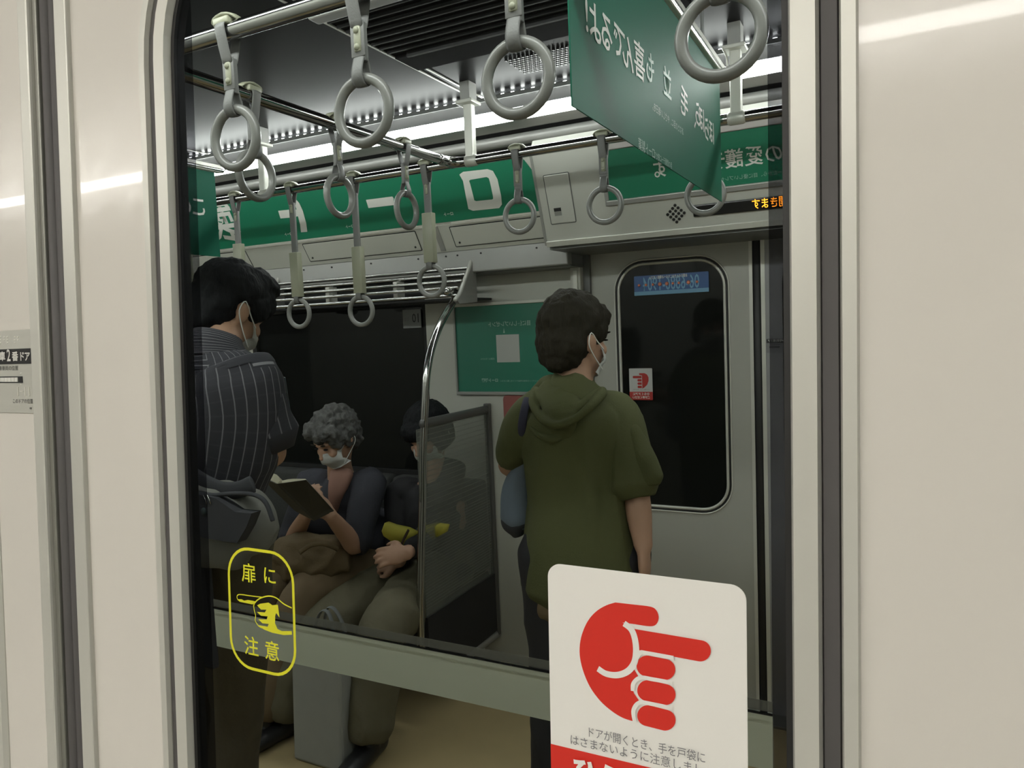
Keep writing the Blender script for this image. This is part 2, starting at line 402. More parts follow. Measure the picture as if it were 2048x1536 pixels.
strip('hand_line', [Z7(360, 700), Z7(375, 660), Z7(430, 615), Z7(520, 592), Z7(600, 612), Z7(680, 675), Z7(765, 718)], 0.0009, ys, M_yel)
strip('hand_line', [Z7(360, 690), Z7(368, 745), Z7(382, 800), Z7(378, 850), Z7(410, 905), Z7(450, 930)], 0.0007, ys, M_yel)
bm = bmesh.new(); poly(bm, [Z7(*p) for p in ((190, 625), (235, 625), (262, 640), (300, 632), (345, 640), (392, 650), (385, 662), (350, 680), (280, 665), (215, 652))]); npart('finger_fill', bm, M_yel, ys)
bm = bmesh.new(); poly(bm, [Z7(*p) for p in ((430, 672), (520, 660), (560, 688), (618, 682), (636, 820), (600, 770), (590, 800), (588, 880), (615, 940), (660, 962), (765, 962), (768, 1000), (680, 1004), (560, 980), (470, 945), (412, 900), (510, 916), (522, 886), (455, 880), (412, 836), (500, 840), (510, 806), (440, 800), (395, 758), (480, 765), (498, 735), (440, 735), (398, 690))]); npart('palm_fill', bm, M_yel, ys)

# --- white sticker with a red hand
M_wst = mat('white_vinyl', (0.86, 0.85, 0.81), 0.4)
M_red = mat('red_vinyl', (0.72, 0.026, 0.014), 0.45)
def hand_sticker(par, x0, x1, z1, zred, z0, F, mirrored, mw, mr, th=0.0006, face=0.0):
    """F maps the sticker's own unit square (0..1 across, heights in widths) to the surface"""
    pass
rs = nempty('hand_warning_sticker', label='large white sticker with a red pointing hand at the bottom of the near glass', cat='sticker')
RX0, RX1 = near(1098, 1200)[0], near(1494, 1300)[0]; RT = near(1120, 1128)[1]; RRED = near(1110, 1487)[1]; RB = RT - 0.142
lp = rr_loop(RX0, RX1, RB, RT, 0.0075, 8)
bm = bmesh.new(); poly(bm, lp, 0.0010); poly(bm, lp, 0.0); npart('backing', bm, M_wst, rs)
bm = bmesh.new(); poly(bm, [p for p in lp if p[1] < RRED] + [(RX1, RRED)] if False else [(RX0, RRED), (RX0, RB + 0.0075)] + [p for p in lp[22:33]] + [p for p in lp[33:44]] + [(RX1, RRED)], 0.0013); npart('red_block', bm, M_red, rs)
Z8 = lambda x, y: npx(1080 + x / 3.938, 1110 + y / 3.938)
def rpoly(name, pts, y=0.0013, m=M_red, sub=5, par=None):
    P = catmull([V((*Z8(*p), 0)) for p in pts] , sub) if sub > 1 else [V((*Z8(*p), 0)) for p in pts]
    bm = bmesh.new(); poly(bm, [(p.x, p.y) for p in P], y); return npart(name, bm, m, par or rs)
bm = bmesh.new()
P1 = [V((*Z8(*p), 0)) for p in ((600, 368), (530, 390), (460, 430), (400, 490), (355, 570), (325, 670), (320, 780), (345, 900), (400, 1030), (480, 1140), (570, 1220), (660, 1275), (755, 1305))]
P2 = [V((*Z8(*p), 0)) for p in ((760, 1305), (738, 1240), (745, 1190), (790, 1145), (745, 1080), (735, 1020), (785, 955), (745, 890), (770, 800), (782, 745), (768, 640), (735, 575), (655, 525))]
P3 = [V((*Z8(*p), 0)) for p in ((655, 522), (760, 540), (870, 555), (920, 540), (940, 490), (925, 435), (880, 402), (750, 385), (600, 368))]
P = catmull(P1, 4) + P2[1:] + catmull(P3[1:-1], 4)
poly(bm, [(p.x, p.y) for p in P], 0.0013); npart('palm_print', bm, M_red, rs)
strip('palm_crease', [Z8(*p) for p in ((465, 885), (530, 925), (620, 935), (700, 905), (750, 840), (765, 750), (755, 650), (725, 575), (670, 530))], 0.0034, rs, M_wst, y=-0.0018)
def pill(name, x0, y0, x1, y1, hw):
    d = V((x1 - x0, y1 - y0)); L = d.length; d.normalize(); q = V((-d.y, d.x)); pts = []
    for i in range(21):
        a = -PI / 2 + PI * i / 20; pts.append((x1 + d.x * math.cos(a) * hw + q.x * math.sin(a) * hw, y1 + d.y * math.cos(a) * hw + q.y * math.sin(a) * hw))
    for i in range(21):
        a = PI / 2 + PI * i / 20; pts.append((x0 + d.x * math.cos(a) * hw + q.x * math.sin(a) * hw, y0 + d.y * math.cos(a) * hw + q.y * math.sin(a) * hw))
    return rpoly(name, pts, 0.0016, sub=1)
pill('finger_print', 850, 865, 990, 893, 82); pill('finger_print', 855, 1058, 992, 1090, 82); pill('finger_print', 855, 1255, 992, 1290, 82)
rpoly('finger_print', [(735, 572)] + [(1268 + 83 * math.cos(math.radians(a)), 746 + 83 * math.sin(math.radians(a))) for a in range(-80, 101, 10)] + [(790, 742), (782, 740), (775, 660)], 0.0016, sub=1)
strip('finger_gap', [Z8(*p) for p in ((745, 885), (770, 800), (800, 758), (850, 762), (1060, 800))], 0.0022, rs, M_wst, y=-0.0020)
strip('finger_gap', [Z8(*p) for p in ((740, 1060), (745, 1000), (800, 955), (900, 968), (1050, 995))], 0.0022, rs, M_wst, y=-0.0020)
strip('finger_gap', [Z8(*p) for p in ((755, 1300), (745, 1210), (795, 1150), (900, 1163), (1050, 1195))], 0.0022, rs, M_wst, y=-0.0020)
Z9 = lambda x, y: npx(1090 + x / 4.876, 1420 + y / 4.876)
a = Z9(400, 185); b = Z9(1600, 475); nt('ドアが開くとき、手を戸袋に', 0.0062, M_grey_ink, (a[0] + b[0]) / 2, (a[1] + b[1]) / 2, 'CENTER', (b[0] - a[0]) / (13 * 0.0062) * 0.97, 0.0, -0.0018, rs)
a = Z9(270, 270); c = Z9(1340, 535); nt('はさまないように注意しましょう', 0.0062, M_grey_ink, a[0] - 0.001, (a[1] + c[1]) / 2, 'LEFT', 0.92, 0.0, -0.0018, rs)
a = Z9(310, 540); nt('ひらくドアに', 0.0150, M_wst, a[0] - 0.002, RRED - 0.0115, 'LEFT', 1.0, 0.0006, -0.0018, rs)

# --- the photographer's side: dim plain carriage with its two ceiling tubes (what the glossy panels mirror)
def refl(P): P = V(P); return P - NN * (2 * (P - NO).dot(NN))
def quadbox(name, a, b, m, kind='structure'):
    pass
wall_b = struct('wall_back', B((-5, -2.62, 0), (3, -2.55, 2.86)), M_pan)
flr2 = struct('floor_near', B((-5, -2.55, -0.06), (3, 0.30, 0.0)), mat('pale_speckled_floor', (0.50, 0.48, 0.44), 0.5, noise_amt=0.1, scale=60))  # made pale to bounce light up onto the white door panels
cl2 = struct('ceiling_near', B((-5, -2.60, 2.86), (3, 0.62, 2.92)), mat('pale_ceiling_near', (0.42, 0.41, 0.39), 0.4))
for nm, YY, lab in (('ceiling_light', 2.49, 'long bright ceiling tube behind the photographer, farther from the door'), ('ceiling_light', 0.90, 'long bright ceiling tube behind the photographer, nearer the door')):
    a = refl((-4.5, YY, 2.46)); b = refl((2.0, YY, 2.46))
    tag(obj(nm, T([a, b], (0.035, 0.02), 8, side=(0, 1, 0)), M_tube2 if YY > 2 else M_tube3), lab, 'lamp', 'ceiling tubes behind the photographer')
# ================================================================ the carriage mirrored in the glass: its reflection built as solid things beyond
XL, XR = -5.2, 1.2
struct('floor', B((XL, 0.5, -0.06), (XR, 3.2, 0.0)), M_floor)
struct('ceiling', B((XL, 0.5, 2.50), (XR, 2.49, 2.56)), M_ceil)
for i, x in enumerate((-2.80, -1.36, -0.93, -0.25)):
    pass
for x in (-2.80, -1.375, -1.345):
    b = struct('trim_1' if x == -2.80 else 'trim_2' if x == -1.375 else 'trim_3', B((x - 0.003, 1.2 if x > -1.4 and x < -1.3 else 0.6, 2.4965), (x + 0.003, 2.48, 2.5)), M_alu)
struct('wall_left', B((XL - 0.06, 0.5, 0), (XL, 3.2, 2.6)), M_dk)
struct('wall_right', B((XR, 0.5, 0), (XR + 0.06, 3.2, 2.6)), M_pan)
struct('wall_near', B((XL, 0.45, 0), (-0.75, 0.50, 2.56)), M_pan); struct('wall_near_upper', B((-0.75, 0.45, 2.15), (XR, 0.50, 2.56)), M_pan)
# outer shell above the light line
struct('cornice', B((XL, 2.49, 2.53), (XR, 3.25, 2.60)), M_dk2)

def profile(name, pts, x0, x1, m, th=0.012, smooth=False):
    """sheet following (Y, Z) points, extruded along the carriage, given thickness"""
    bm = bmesh.new(); n = len(pts)
    A = []
    for x in (x0, x1):
        f = []; g = []
        for i, (y, z) in enumerate(pts):
            a = pts[max(i - 1, 0)]; b = pts[min(i + 1, n - 1)]; d = V((b[0] - a[0], b[1] - a[1])).normalized(); nn = V((d.y, -d.x))
            if nn.x < 0 and abs(nn.x) > 1e-3: nn = -nn
            f.append(bm.verts.new((x, y, z))); g.append(bm.verts.new((x, y + nn.x * th, z + abs(nn.y) * th)))
        A.append(f + g[::-1])
    m_ = 2 * n
    for i in range(m_): bm.faces.new((A[0][i], A[0][(i + 1) % m_], A[1][(i + 1) % m_], A[1][i]))
    bm.faces.new(A[0][::-1]); bm.faces.new(A[1])
    return obj(name, bm, m, None, smooth)

# ---- long light fixture along the wall head
lamp = empty('ceiling_light', (0, 0, 0), 'long glowing white tube light running along the far wall head', 'lamp')
p = profile('reflector', [(2.486, 2.498), (2.4965, 2.447)], XL, XR, mat('fixture_dark_lip', (0.10, 0.10, 0.10), 0.4, 0.5)); p.parent = lamp
p = obj('tube', T([(XL, 2.516, 2.4285), (XR, 2.516, 2.4285)], (0.016, 0.0215), 10, side=(0, 1, 0)), M_tube, lamp, True)
p = profile('lower_housing', [(2.505, 2.413), (2.535, 2.408), (2.60, 2.400), (2.615, 2.402)], XL, XR, M_brush); p.parent = lamp
bm = bmesh.new()
x = XL + 0.05
while x < XR:
    box(bm, (x - 0.006, 2.464, 2.4885), (x + 0.006, 2.471, 2.4945)); x += 0.041
o = obj('diode_row', bm, M_led, lamp); o['kind'] = 'stuff'
obj('diode_blocker', B((XL, 2.449, 2.474), (XR, 2.452, 2.4885)), M_dk, lamp)  # added lip hides the diodes from view and narrows their light on the ceiling
lamp2 = empty('ceiling_light', (0, 0, 0), 'long white tube light on the near side of the ceiling, above the frame', 'lamp')
obj('tube', T([(XL, 0.87, 2.44), (XR, 0.87, 2.44)], (0.016, 0.0215), 10, side=(0, 1, 0)), M_tube, lamp2, True)
obj('reflector', B((XL, 0.80, 2.468), (XR, 0.94, 2.498)), M_dk, lamp2)
# round dark duct and slot panel below the fixture
struct('trim_4', T([(XL, 2.655, 2.375), (XR, 2.655, 2.375)], (0.028, 0.022), 12, side=(0, 1, 0)), M_band, smooth=True)
o = profile('trim_5', [(2.665, 2.362), (2.72, 2.345), (2.74, 2.285)], XL, XR, M_dk); o['kind'] = 'structure'
slots = [(-3.35, -3.05), (-2.88, -2.62), (-2.45, -2.2), (-2.05, -1.80), (-1.62, -1.35), (-1.27, -1.0), (-0.92, -0.62), (-0.45, -0.15)]
vent = empty('air_slot_panel', (0, 0, 0), 'row of dark slim air slots in the grey panel under the tube light', 'vent')
for a, b in slots:
    obj('slot', T([(a, 2.668, 2.3555), (a + .02, 2.668, 2.3555), (b - .02, 2.668, 2.3555), (b, 2.668, 2.3555)], [(.002, .002), (.010, .006), (.010, .006), (.002, .002)], 8, side=(0, 1, 0), sub=1), M_rub2, vent)

# ---- far wall in the seat bay, and beside the door
wb = empty('wall_far', (0, 0, 0), kind='structure')
WX = -1.195
def wp(name, lo, hi, m, bev=0.0): return obj(name, B(lo, hi, bev), m, wb)
wp('wall_panel', (-2.04, 3.07, 0.0), (WX, 3.13, 2.05), M_pan)
wp('wall_panel', (XL, 3.09, 0.0), (-2.04, 3.16, 0.92), M_dk)
wp('wall_panel', (XL, 3.09, 1.82), (-2.04, 3.16, 2.05), M_dk)
wp('wall_panel', (-3.62, 3.09, 0.92), (-3.22, 3.16, 1.82), M_pan)
win = empty('window_1', (0, 0, 0), kind='structure')
obj('glass_pane', B((-3.24, 3.105, 0.90), (-2.03, 3.12, 1.84)), M_farwin, win)
bm = band(bmesh.new(), rr_loop(-3.235, -2.035, 0.905, 1.835, 0.02, 4), rr_loop(-3.205, -2.065, 0.935, 1.805, 0.07, 4), 3.085, 3.105); obj('window_frame', bm, M_dk2, win)
win2 = empty('window_2', (0, 0, 0), kind='structure')
obj('glass_pane', B((XL, 3.105, 0.90), (-3.6, 3.12, 1.84)), M_farwin, win2)
# door side post with its rounded aluminium edge
post = struct('trim_6', B((-1.245, 3.015, 0.0), (-1.195, 3.08, 1.90), 0.008), M_pan)
struct('trim_7', B((-1.228, 3.008, 0.0), (-1.206, 3.016, 1.88), 0.003), M_alu)
struct('trim_8', B((-1.195, 3.05, 0.0), (-1.165, 3.09, 1.97)), M_dk)

# ---- head panels over the seats: poster strip, hatch panels, grey band
PA0, PA1 = V((2.80, 2.105)), V((2.68, 2.345)); pu = (PA1 - PA0).normalized()
def slopeM(P0, u2, x, s, off=0.0):
    """local x along the carriage, local z up the slope, local -y towards the viewer"""
    n = V((u2.y, -u2.x)); y = P0.x + u2.x * s - n.x * off; z = P0.y + u2.y * s - n.y * off
    return Matrix(((1, 0, 0, x), (0, n.x, u2.x, y), (0, n.y, u2.y, z), (0, 0, 0, 1)))
AM = slopeM(PA0, pu, 0, 0)
def sobj(name, bm, m, parent, M_): o = obj(name, bm, m, parent); o.matrix_basis = M_; return o
hp = empty('wall_head', (0, 0, 0), kind='structure')
sobj('head_panel', B((XL, 0.0, -0.004), (-1.215, 0.015, 0.262)), M_pan, hp, AM)
p = profile('hatch_panel', [(2.80, 2.103), (2.862, 2.005), (2.868, 1.995)], XL, -1.215, M_pan); p.parent = hp
SV0, SV1 = V((2.865, 2.000)), V((2.801, 2.102)); su_ = (SV1 - SV0).normalized(); SM = slopeM(SV0, su_, 0, 0)
sl = (SV1 - SV0).length
def hatch(x0, x1, z0=0.016, z1=None):
    z1 = z1 or sl - 0.012
    o = sobj('hatch', B((x0, -0.0035, z0), (x1, 0.001, z1), 0.003), M_pan, hp, SM)
    bm = band(bmesh.new(), rr_loop(x0 - .004, x1 + .004, z0 - .004, z1 + .004, .006, 3), rr_loop(x0, x1, z0, z1, .005, 3), -0.0015, 0.001); sobj('hatch_joint', bm, M_dk2, hp, SM)
    for xs in (x0 + 0.025, x1 - 0.025):
        sobj('screw', T([(xs, -0.005, z0 + 0.018), (xs, -0.001, z0 + 0.018)], 0.005, 8), M_dk2, hp, SM)
hatch(-3.55, -2.95); hatch(-2.56, -1.90) ; hatch(-1.715, -1.245); 
sobj('panel_divider', B((-1.80, -0.004, 0.0), (-1.775, 0.002, sl)), M_band, hp, SM)
sobj('poster_rail', B((-5.0, -0.006, -0.004), (-1.78, 0.002, 0.008), 0.001), M_alu, hp, AM)
sobj('poster_rail', B((-1.70, -0.006, -0.004), (-1.215, 0.002, 0.008), 0.001), M_alu, hp, AM)
gb = obj('grey_band', B((XL, 2.87, 1.895), (-1.19, 2.92, 1.997), 0.006), M_band, hp)
for x in (-2.62, -2.44, -2.2, -1.93, -1.78, -1.72, -1.60, -1.33): obj('screw', T([(x, 2.866, 1.975), (x, 2.872, 1.975)], 0.004, 8), M_dk2, hp)
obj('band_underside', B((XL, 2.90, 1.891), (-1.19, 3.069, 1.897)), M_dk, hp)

# ---- luggage rack
rack = empty('luggage_rack', (-2.2, 2.8, 1.86), 'metal luggage rack of thin bars with curved grey end brackets above the seats', 'rack')
def rk(name, bm, m, smooth=False):
    bmesh.ops.translate(bm, vec=(2.2, -2.8, -1.86), verts=bm.verts); return obj(name, bm, m, rack, smooth)
for xb in (-1.655, -2.80):
    prof_ = [(2.90, 1.985), (2.885, 1.955), (2.845, 1.90), (2.805, 1.85), (2.765, 1.80), (2.725, 1.772), (2.745, 1.755), (2.83, 1.760), (2.90, 1.765)]
    bm = bmesh.new()
    a = [bm.verts.new((xb - 0.009, y, z)) for y, z in prof_]; b = [bm.verts.new((xb + 0.009, y, z)) for y, z in prof_]
    bm.faces.new(a); bm.faces.new(b[::-1])
    for i in range(len(a)): bm.faces.new((a[i], a[(i + 1) % len(a)], b[(i + 1) % len(a)], b[i]))
    rk('rack_bracket', bm, M_band)
    rk('bracket_rim', T([(xb, y, z) for y, z in prof_[:6]], 0.010, 8), mat('pale_bracket_rim', (0.45, 0.45, 0.42), 0.35, 0.3), True)
for i, (y, z) in enumerate(((2.862, 1.915), (2.835, 1.885), (2.79, 1.855), (2.755, 1.825), (2.745, 1.792))):
    rk('rack_bar', T([(-4.9, y, z), (-1.66, y, z)], 0.0075, 8), M_chrome, True)
rk('rack_tray', B((-4.9, 2.80, 1.775), (-1.66, 3.06, 1.785)), M_dk2)
for x in (-2.02, -2.42): rk('rack_clip', B((x - .012, 2.80, 1.80), (x + .012, 2.86, 1.875), 0.003), M_pan)

# ---- curved grab pole and seat-end partition
part_ = empty('seat_partition', (-1.70, 2.5, 0.0), 'glass seat-end partition with fine lines, curved steel pole and dark frame', 'partition')
def pt(name, bm, m, smooth=False):
    bmesh.ops.translate(bm, vec=(1.70, -2.5, 0), verts=bm.verts); return obj(name, bm, m, part_, smooth)
pp = [at(px, py, X=-1.70) for px, py in ((915, 588), (905, 605), (880, 650), (862, 700), (853, 750), (850, 800), (846, 900), (845, 1000), (841, 1200))]
pp.append(V((-1.70, 2.40, 0.30)))
pt('grab_pole', T(pp, 0.0165, 12), M_chrome, True)
pt('pole_mount', T([at(893, 583, X=-1.69), at(916, 587, X=-1.70)], 0.018, 10), M_chrome, True)
M_pf = mat('partition_frame', (0.10, 0.10, 0.095), 0.4, 0.3)
a = V((-1.70, 2.50, 1.262)); 
pt('top_rail', T([(-1.70, 2.49, 1.268), (-1.70, 3.05, 1.262)], (0.012, 0.02), 10, side=(1, 0, 0)), M_pf, True)
pt('rear_post', B((-1.715, 3.03, 0.16), (-1.688, 3.06, 1.29), 0.004), M_pf)
pt('bottom_rail', T([(-1.70, 2.44, 0.22), (-1.70, 2.7, 0.18), (-1.70, 3.06, 0.165)], (0.012, 0.02), 10, side=(1, 0, 0)), M_band, True)
pt('glass_panel', B((-1.703, 2.45, 0.46), (-1.697, 3.03, 1.25)), see_through('partition_glass', (0.86, 0.88, 0.86), (0.30, 0.31, 0.28), 0.28))
pt('lower_panel', B((-1.708, 2.45, 0.19), (-1.692, 3.03, 0.47)), M_dk2)
bm = bmesh.new(); z = 0.50; k = 0
while z < 1.25:
    box(bm, (-1.7045, 2.46, z), (-1.7035, 3.03, z + 0.0022)); z += 0.0215 if z > 0.85 else 0.013
    k += 1
pt('etched_lines', bm, mat('etched_line', (0.36, 0.37, 0.33), 0.5))['kind'] = 'stuff'

# ---- bench seat
bench = empty('bench_seat', (-3.4, 2.8, 0.40), 'dark upholstered bench seat along the far wall under the window', 'bench')
def bc(name, bm, m, smooth=False):
    bmesh.ops.translate(bm, vec=(3.4, -2.8, -0.40), verts=bm.verts); return obj(name, bm, m, bench, smooth)
M_seat = mat('dark_seat_cloth', (0.035, 0.037, 0.035), 0.9, noise_amt=0.2, scale=60, bump=0.2)
for i in range(6):
    x1 = -1.735 - i * 0.52
    bc('seat_cushion', B((x1 - 0.51, 2.56, 0.38), (x1, 3.07, 0.475), 0.025), M_seat, True)
    bc('seat_back', B((x1 - 0.51, 2.985, 0.475), (x1, 3.085, 0.92), 0.025), M_seat, True)
bc('seat_base', B((-4.86, 2.68, 0.24), (-1.735, 3.08, 0.38)), M_dk2)

# ---- far door with its case
dr = empty('door_3', (0, 0, 0), kind='structure')
ZDB, ZDT = 0.0, 1.97
fw = (-1.037, -0.602, 0.855, 1.882)
fl = [rr_loop(fw[0] - k, fw[1] + k, fw[2] - k, fw[3] + k, 0.105 + k, 10) for k in (0, 0.012, 0.020, 0.027)]
def dobj(name, bm, m, smooth=False, par=None, dy=0.0):
    bmesh.ops.translate(bm, vec=(0, 3.07 + dy, 0), verts=bm.verts); return obj(name, bm, m, par or dr, smooth)
M_leaf = mat('grey_door_leaf', (0.40, 0.40, 0.365), 0.3, noise_amt=0.03, scale=3)
dobj('door_leaf', plate_with_hole(bmesh.new(), -1.165, -0.497, ZDB, ZDT, fl[3], 0.0, 0.03), M_leaf)
dobj('window_trim', band(bmesh.new(), fl[3], fl[2], -0.004, 0.003, 0.2), M_alu, True)
dobj('window_seal', band(bmesh.new(), fl[2], fl[1], -0.001, 0.003), M_rub2, True)
dobj('window_trim', band(bmesh.new(), fl[1], fl[0], -0.004, 0.008, 0.2), M_alu, True)
b_ = bmesh.new(); poly(b_, fl[0]); dobj('glass_pane', b_, M_farwin, dy=0.005)
dobj('edge_trim', B((-0.499, -0.004, ZDB), (-0.486, 0.02, ZDT)), M_alu)
dobj('edge_rubber', T([(-0.4705, 0.004, ZDB), (-0.4705, 0.004, ZDT)], (0.016, 0.008), 10, side=(1, 0, 0)), M_rub2, True)
dr4 = empty('door_4', (0, 0, 0), kind='structure')
dobj('edge_trim', B((-0.4545, -0.004, ZDB), (-0.439, 0.02, ZDT)), M_alu, par=dr4)
fw2 = (-0.355, 0.08, 0.855, 1.882)
f2 = [rr_loop(fw2[0] - k, fw2[1] + k, fw2[2] - k, fw2[3] + k, 0.105 + k, 10) for k in (0, 0.012, 0.020)]
M_leaf2 = mat('grey_door_leaf_cool', (0.30, 0.30, 0.31), 0.3, noise_amt=0.03, scale=3)
dobj('door_leaf', plate_with_hole(bmesh.new(), -0.439, 0.22, ZDB, ZDT, f2[2], 0.0, 0.03), M_leaf2, par=dr4)
dobj('window_trim', band(bmesh.new(), f2[2], f2[0], -0.004, 0.003, 0.1), M_rub2, True, par=dr4)
b_ = bmesh.new(); poly(b_, f2[0]); dobj('glass_pane', b_, M_farwin, dy=0.005, par=dr4)
struct('sill', B((-1.2, 2.98, 0.0), (0.3, 3.09, 0.012), 0.002), mat('worn_steel_sill', (0.28, 0.28, 0.26), 0.35, 0.7))
struct('wall_far_right', B((0.22, 3.07, 0), (XR, 3.13, 2.0)), M_pan)

# case over the door
B0, B1 = V((2.70, 1.965)), V((2.58, 2.31)); bu = (B1 - B0).normalized(); BM_ = slopeM(B0, bu, 0, 0); bl = (B1 - B0).length
case = empty('door_case', (0, 0, 0), 'pale grey sloping cover panel over the far door', 'panel')
bm = bmesh.new()
prof_ = [(2.70, 1.965), (2.58, 2.31), (2.60, 2.345), (2.80, 2.345), (3.08, 2.0), (3.08, 1.965)]
a = [bm.verts.new((-1.205, y, z)) for y, z in prof_]; b = [bm.verts.new((XR, y, z)) for y, z in prof_]
bm.faces.new(a); bm.faces.new(b[::-1])
for i in range(len(a)): bm.faces.new((a[i], a[(i + 1) % len(a)], b[(i + 1) % len(a)], b[i]))
obj('cover', bm, M_box, case)
sobj('end_trim', B((-1.213, -0.004, -0.004), (-1.203, 0.03, bl)), M_band, case, BM_)
sobj('lower_lip', B((-1.205, -0.008, -0.010), (XR, 0.012, 0.012), 0.002), M_alu, case, BM_)
obj('painted_shade_underside', B((-1.203, 2.72, 1.945), (XR, 3.07, 1.965)), M_dk, case)  # dark slab: the shadow under the case is put into its colour
sobj('hatch', B((-1.170, -0.004, 0.078), (-1.070, 0.001, 0.262), 0.003), M_box, case, BM_)
bm = band(bmesh.new(), rr_loop(-1.1735, -1.0665, 0.0745, 0.2655, .006, 3), rr_loop(-1.170, -1.070, 0.078, 0.262, .005, 3), -0.0015, 0.001); sobj('hatch_joint', bm, M_dk, case, BM_)
sobj('recessed_latch', B((-1.149, -0.006, 0.108), (-1.120, -0.0035, 0.138)), M_band, case, BM_)
sobj('recessed_latch', B((-1.149, -0.0068, 0.125), (-1.120, -0.0055, 0.138)), M_dk2, case, BM_)
bm = bmesh.new()
for i in range(-3, 4):
    for j in range(-3, 4):
        if abs(i) + abs(j) <= 3 and (i + j) % 1 == 0:
            xx = -0.685 + (i - j) * 0.0095 * 0.72; zz = 0.065 + (i + j) * 0.0095 * 0.72
for i in range(4):
    for j in range(4):
        xx = -0.685 + (i - j) * 0.0100; zz = 0.066 + (i + j - 3) * 0.0100
        sobj('speaker_hole', T([(xx, -0.0016, zz), (xx, 0.001, zz)], 0.0058, 8, cap=True), M_black, case, BM_)
bm.free()

# LED message board
led = empty('message_display', (0, 0, 0), 'black dot matrix display with orange characters above the far door', 'display')
sobj('screen', B((-0.622, -0.010, 0.048), (0.6, 0.0, 0.090), 0.004), mat('black_screen', (0.01, 0.01, 0.01), 0.25), led, BM_)
M_or = mat('orange_diodes', (1.0, 0.25, 0.01), 0.5, emit=2.2, ecol=(1.0, 0.30, 0.02))
o = letters('lettering', '右側の扉が開きます', 0.0385, M_or, led, Matrix.Translation((-0.421, -0.011, 0.0695)), True, 0.0002, 'RIGHT', 0.78, space=0.92)
o.matrix_basis = BM_

# advert strip over the door
ad2 = empty('door_advert', (0, 0, 0), 'green advert strip with mirrored white characters over the far door', 'poster')
sobj('sheet', B((-0.925, -0.003, 0.142), (0.7, 0.0, 0.318)), M_green, ad2, BM_)
sobj('frame_rail', B((-0.935, -0.010, 0.122), (0.7, 0.0, 0.140), 0.002), mat('mid_alu', (0.33, 0.33, 0.31), 0.4, 0.4), ad2, BM_)
sobj('frame_rail', B((-0.935, -0.010, 0.320), (0.7, 0.0, 0.348), 0.003), mat('pink_grey_alu', (0.50, 0.47, 0.46), 0.35, 0.3), ad2, BM_)
sobj('frame_rail', B((-0.940, -0.008, 0.122), (-0.925, 0.0, 0.348), 0.002), MATS['mid_alu'], ad2, BM_)
for ch, x in (('目', -0.278), ('の', -0.345), ('愛', -0.409), ('護', -0.472), ('デ', -0.530), ('ー', -0.585), ('で', -0.640), ('す', -0.722), ('。', -0.742)):
    o = letters('character', ch, 0.066, M_ink, ad2, Matrix.Translation((x + (0.004 if ch != '。' else -0.012), -0.0036, 0.226 if ch != '。' else 0.226)), True, 0.0007, 'CENTER', 0.95); o.matrix_basis = BM_
o = letters('small_lettering', '10月10日は目の愛護デーだから、目に優しいプレゼントを。', 0.0165, M_inkd, ad2, Matrix.Translation((-0.583, -0.0036, 0.166)), True, 0.0, 'RIGHT', 0.95); o.matrix_basis = BM_

# advert strip over the seats
ad1 = empty('seat_advert', (0, 0, 0), 'long green advert with huge mirrored white characters above the seats', 'poster')
bm = bmesh.new()
cur = [(-1.232, 0.012), (-1.236, 0.06), (-1.245, 0.11), (-1.262, 0.17), (-1.29, 0.222), (-1.315, 0.254)]
pts_ = [(-5.0, 0.010)] + cur + [(-5.0, 0.254)]
va = [bm.verts.new((x, -0.003, z)) for x, z in pts_]; vb = [bm.verts.new((x, -0.0003, z)) for x, z in pts_]
bm.faces.new(va); bm.faces.new(vb[::-1])
for i in range(len(va)): bm.faces.new((va[i], va[(i + 1) % len(va)], vb[(i + 1) % len(va)], vb[i]))
sobj('sheet', bm, M_green, ad1, AM)
# heavy hand-cut letters, drawn as outlines in the slope frame
def shp(name, pts, z=-0.0036):
    b = bmesh.new(); poly(b, pts, 0.0006); bmesh.ops.translate(b, vec=(0, z, 0), verts=b.verts); return sobj(name, b, M_ink, ad1, AM)
def inv_plane(px, py):
    r = ray(px, py); n = V((0, pu.y, -pu.x)); a3 = V((0, PA0.x, PA0.y)); c = V((0, 0, H)); t = (a3 - c).dot(n) / r.dot(n); P = c + r * t
    return P.x, (P - a3).dot(V((0, pu.x, pu.y)))
Zb = lambda x, y: inv_plane(860 + x / 2.768, y / 2.768)
ro_o = [Zb(*p) for p in ((165, 965), (185, 950), (320, 935), (350, 945), (375, 990), (395, 1080), (400, 1130), (385, 1150), (240, 1165), (215, 1155), (200, 1080), (185, 1000))]
ro_i = [Zb(*p) for p in ((218, 1000), (225, 994), (315, 978), (328, 985), (335, 1010), (350, 1080), (352, 1098), (345, 1103), (258, 1112), (247, 1108), (238, 1070), (225, 1020))]
b = band(bmesh.new(), ro_o, ro_i, -0.0042, -0.0032); sobj('character', b, M_ink, ad1, AM)
Zc = lambda x, y: inv_plane(340 + x / 3.657, 380 + y / 3.657)
shp('character', [Zc(*p) for p in ((1437, 70), (1630, 45), (1640, 60), (1640, 108), (1455, 130))])
shp('character', [Zc(*p) for p in ((922, 62), (950, 95), (975, 150), (1000, 240), (1008, 303), (962, 307), (955, 250), (940, 190), (880, 200), (812, 206), (795, 150), (870, 142), (930, 140), (915, 100))])
o = letters('character', '製', 0.235, M_ink, ad1, Matrix.Translation((-3.03, -0.0036, 0.135)), True, 0.004, 'CENTER', 1.0); o.matrix_basis = AM
for x in (-2.62, -2.24, -1.70):
    o = letters('small_lettering', 'ロート', 0.017, M_ink, ad1, Matrix.Translation((x, -0.0036, 0.045)), True, 0.0004, 'CENTER', 1.0); o.matrix_basis = AM
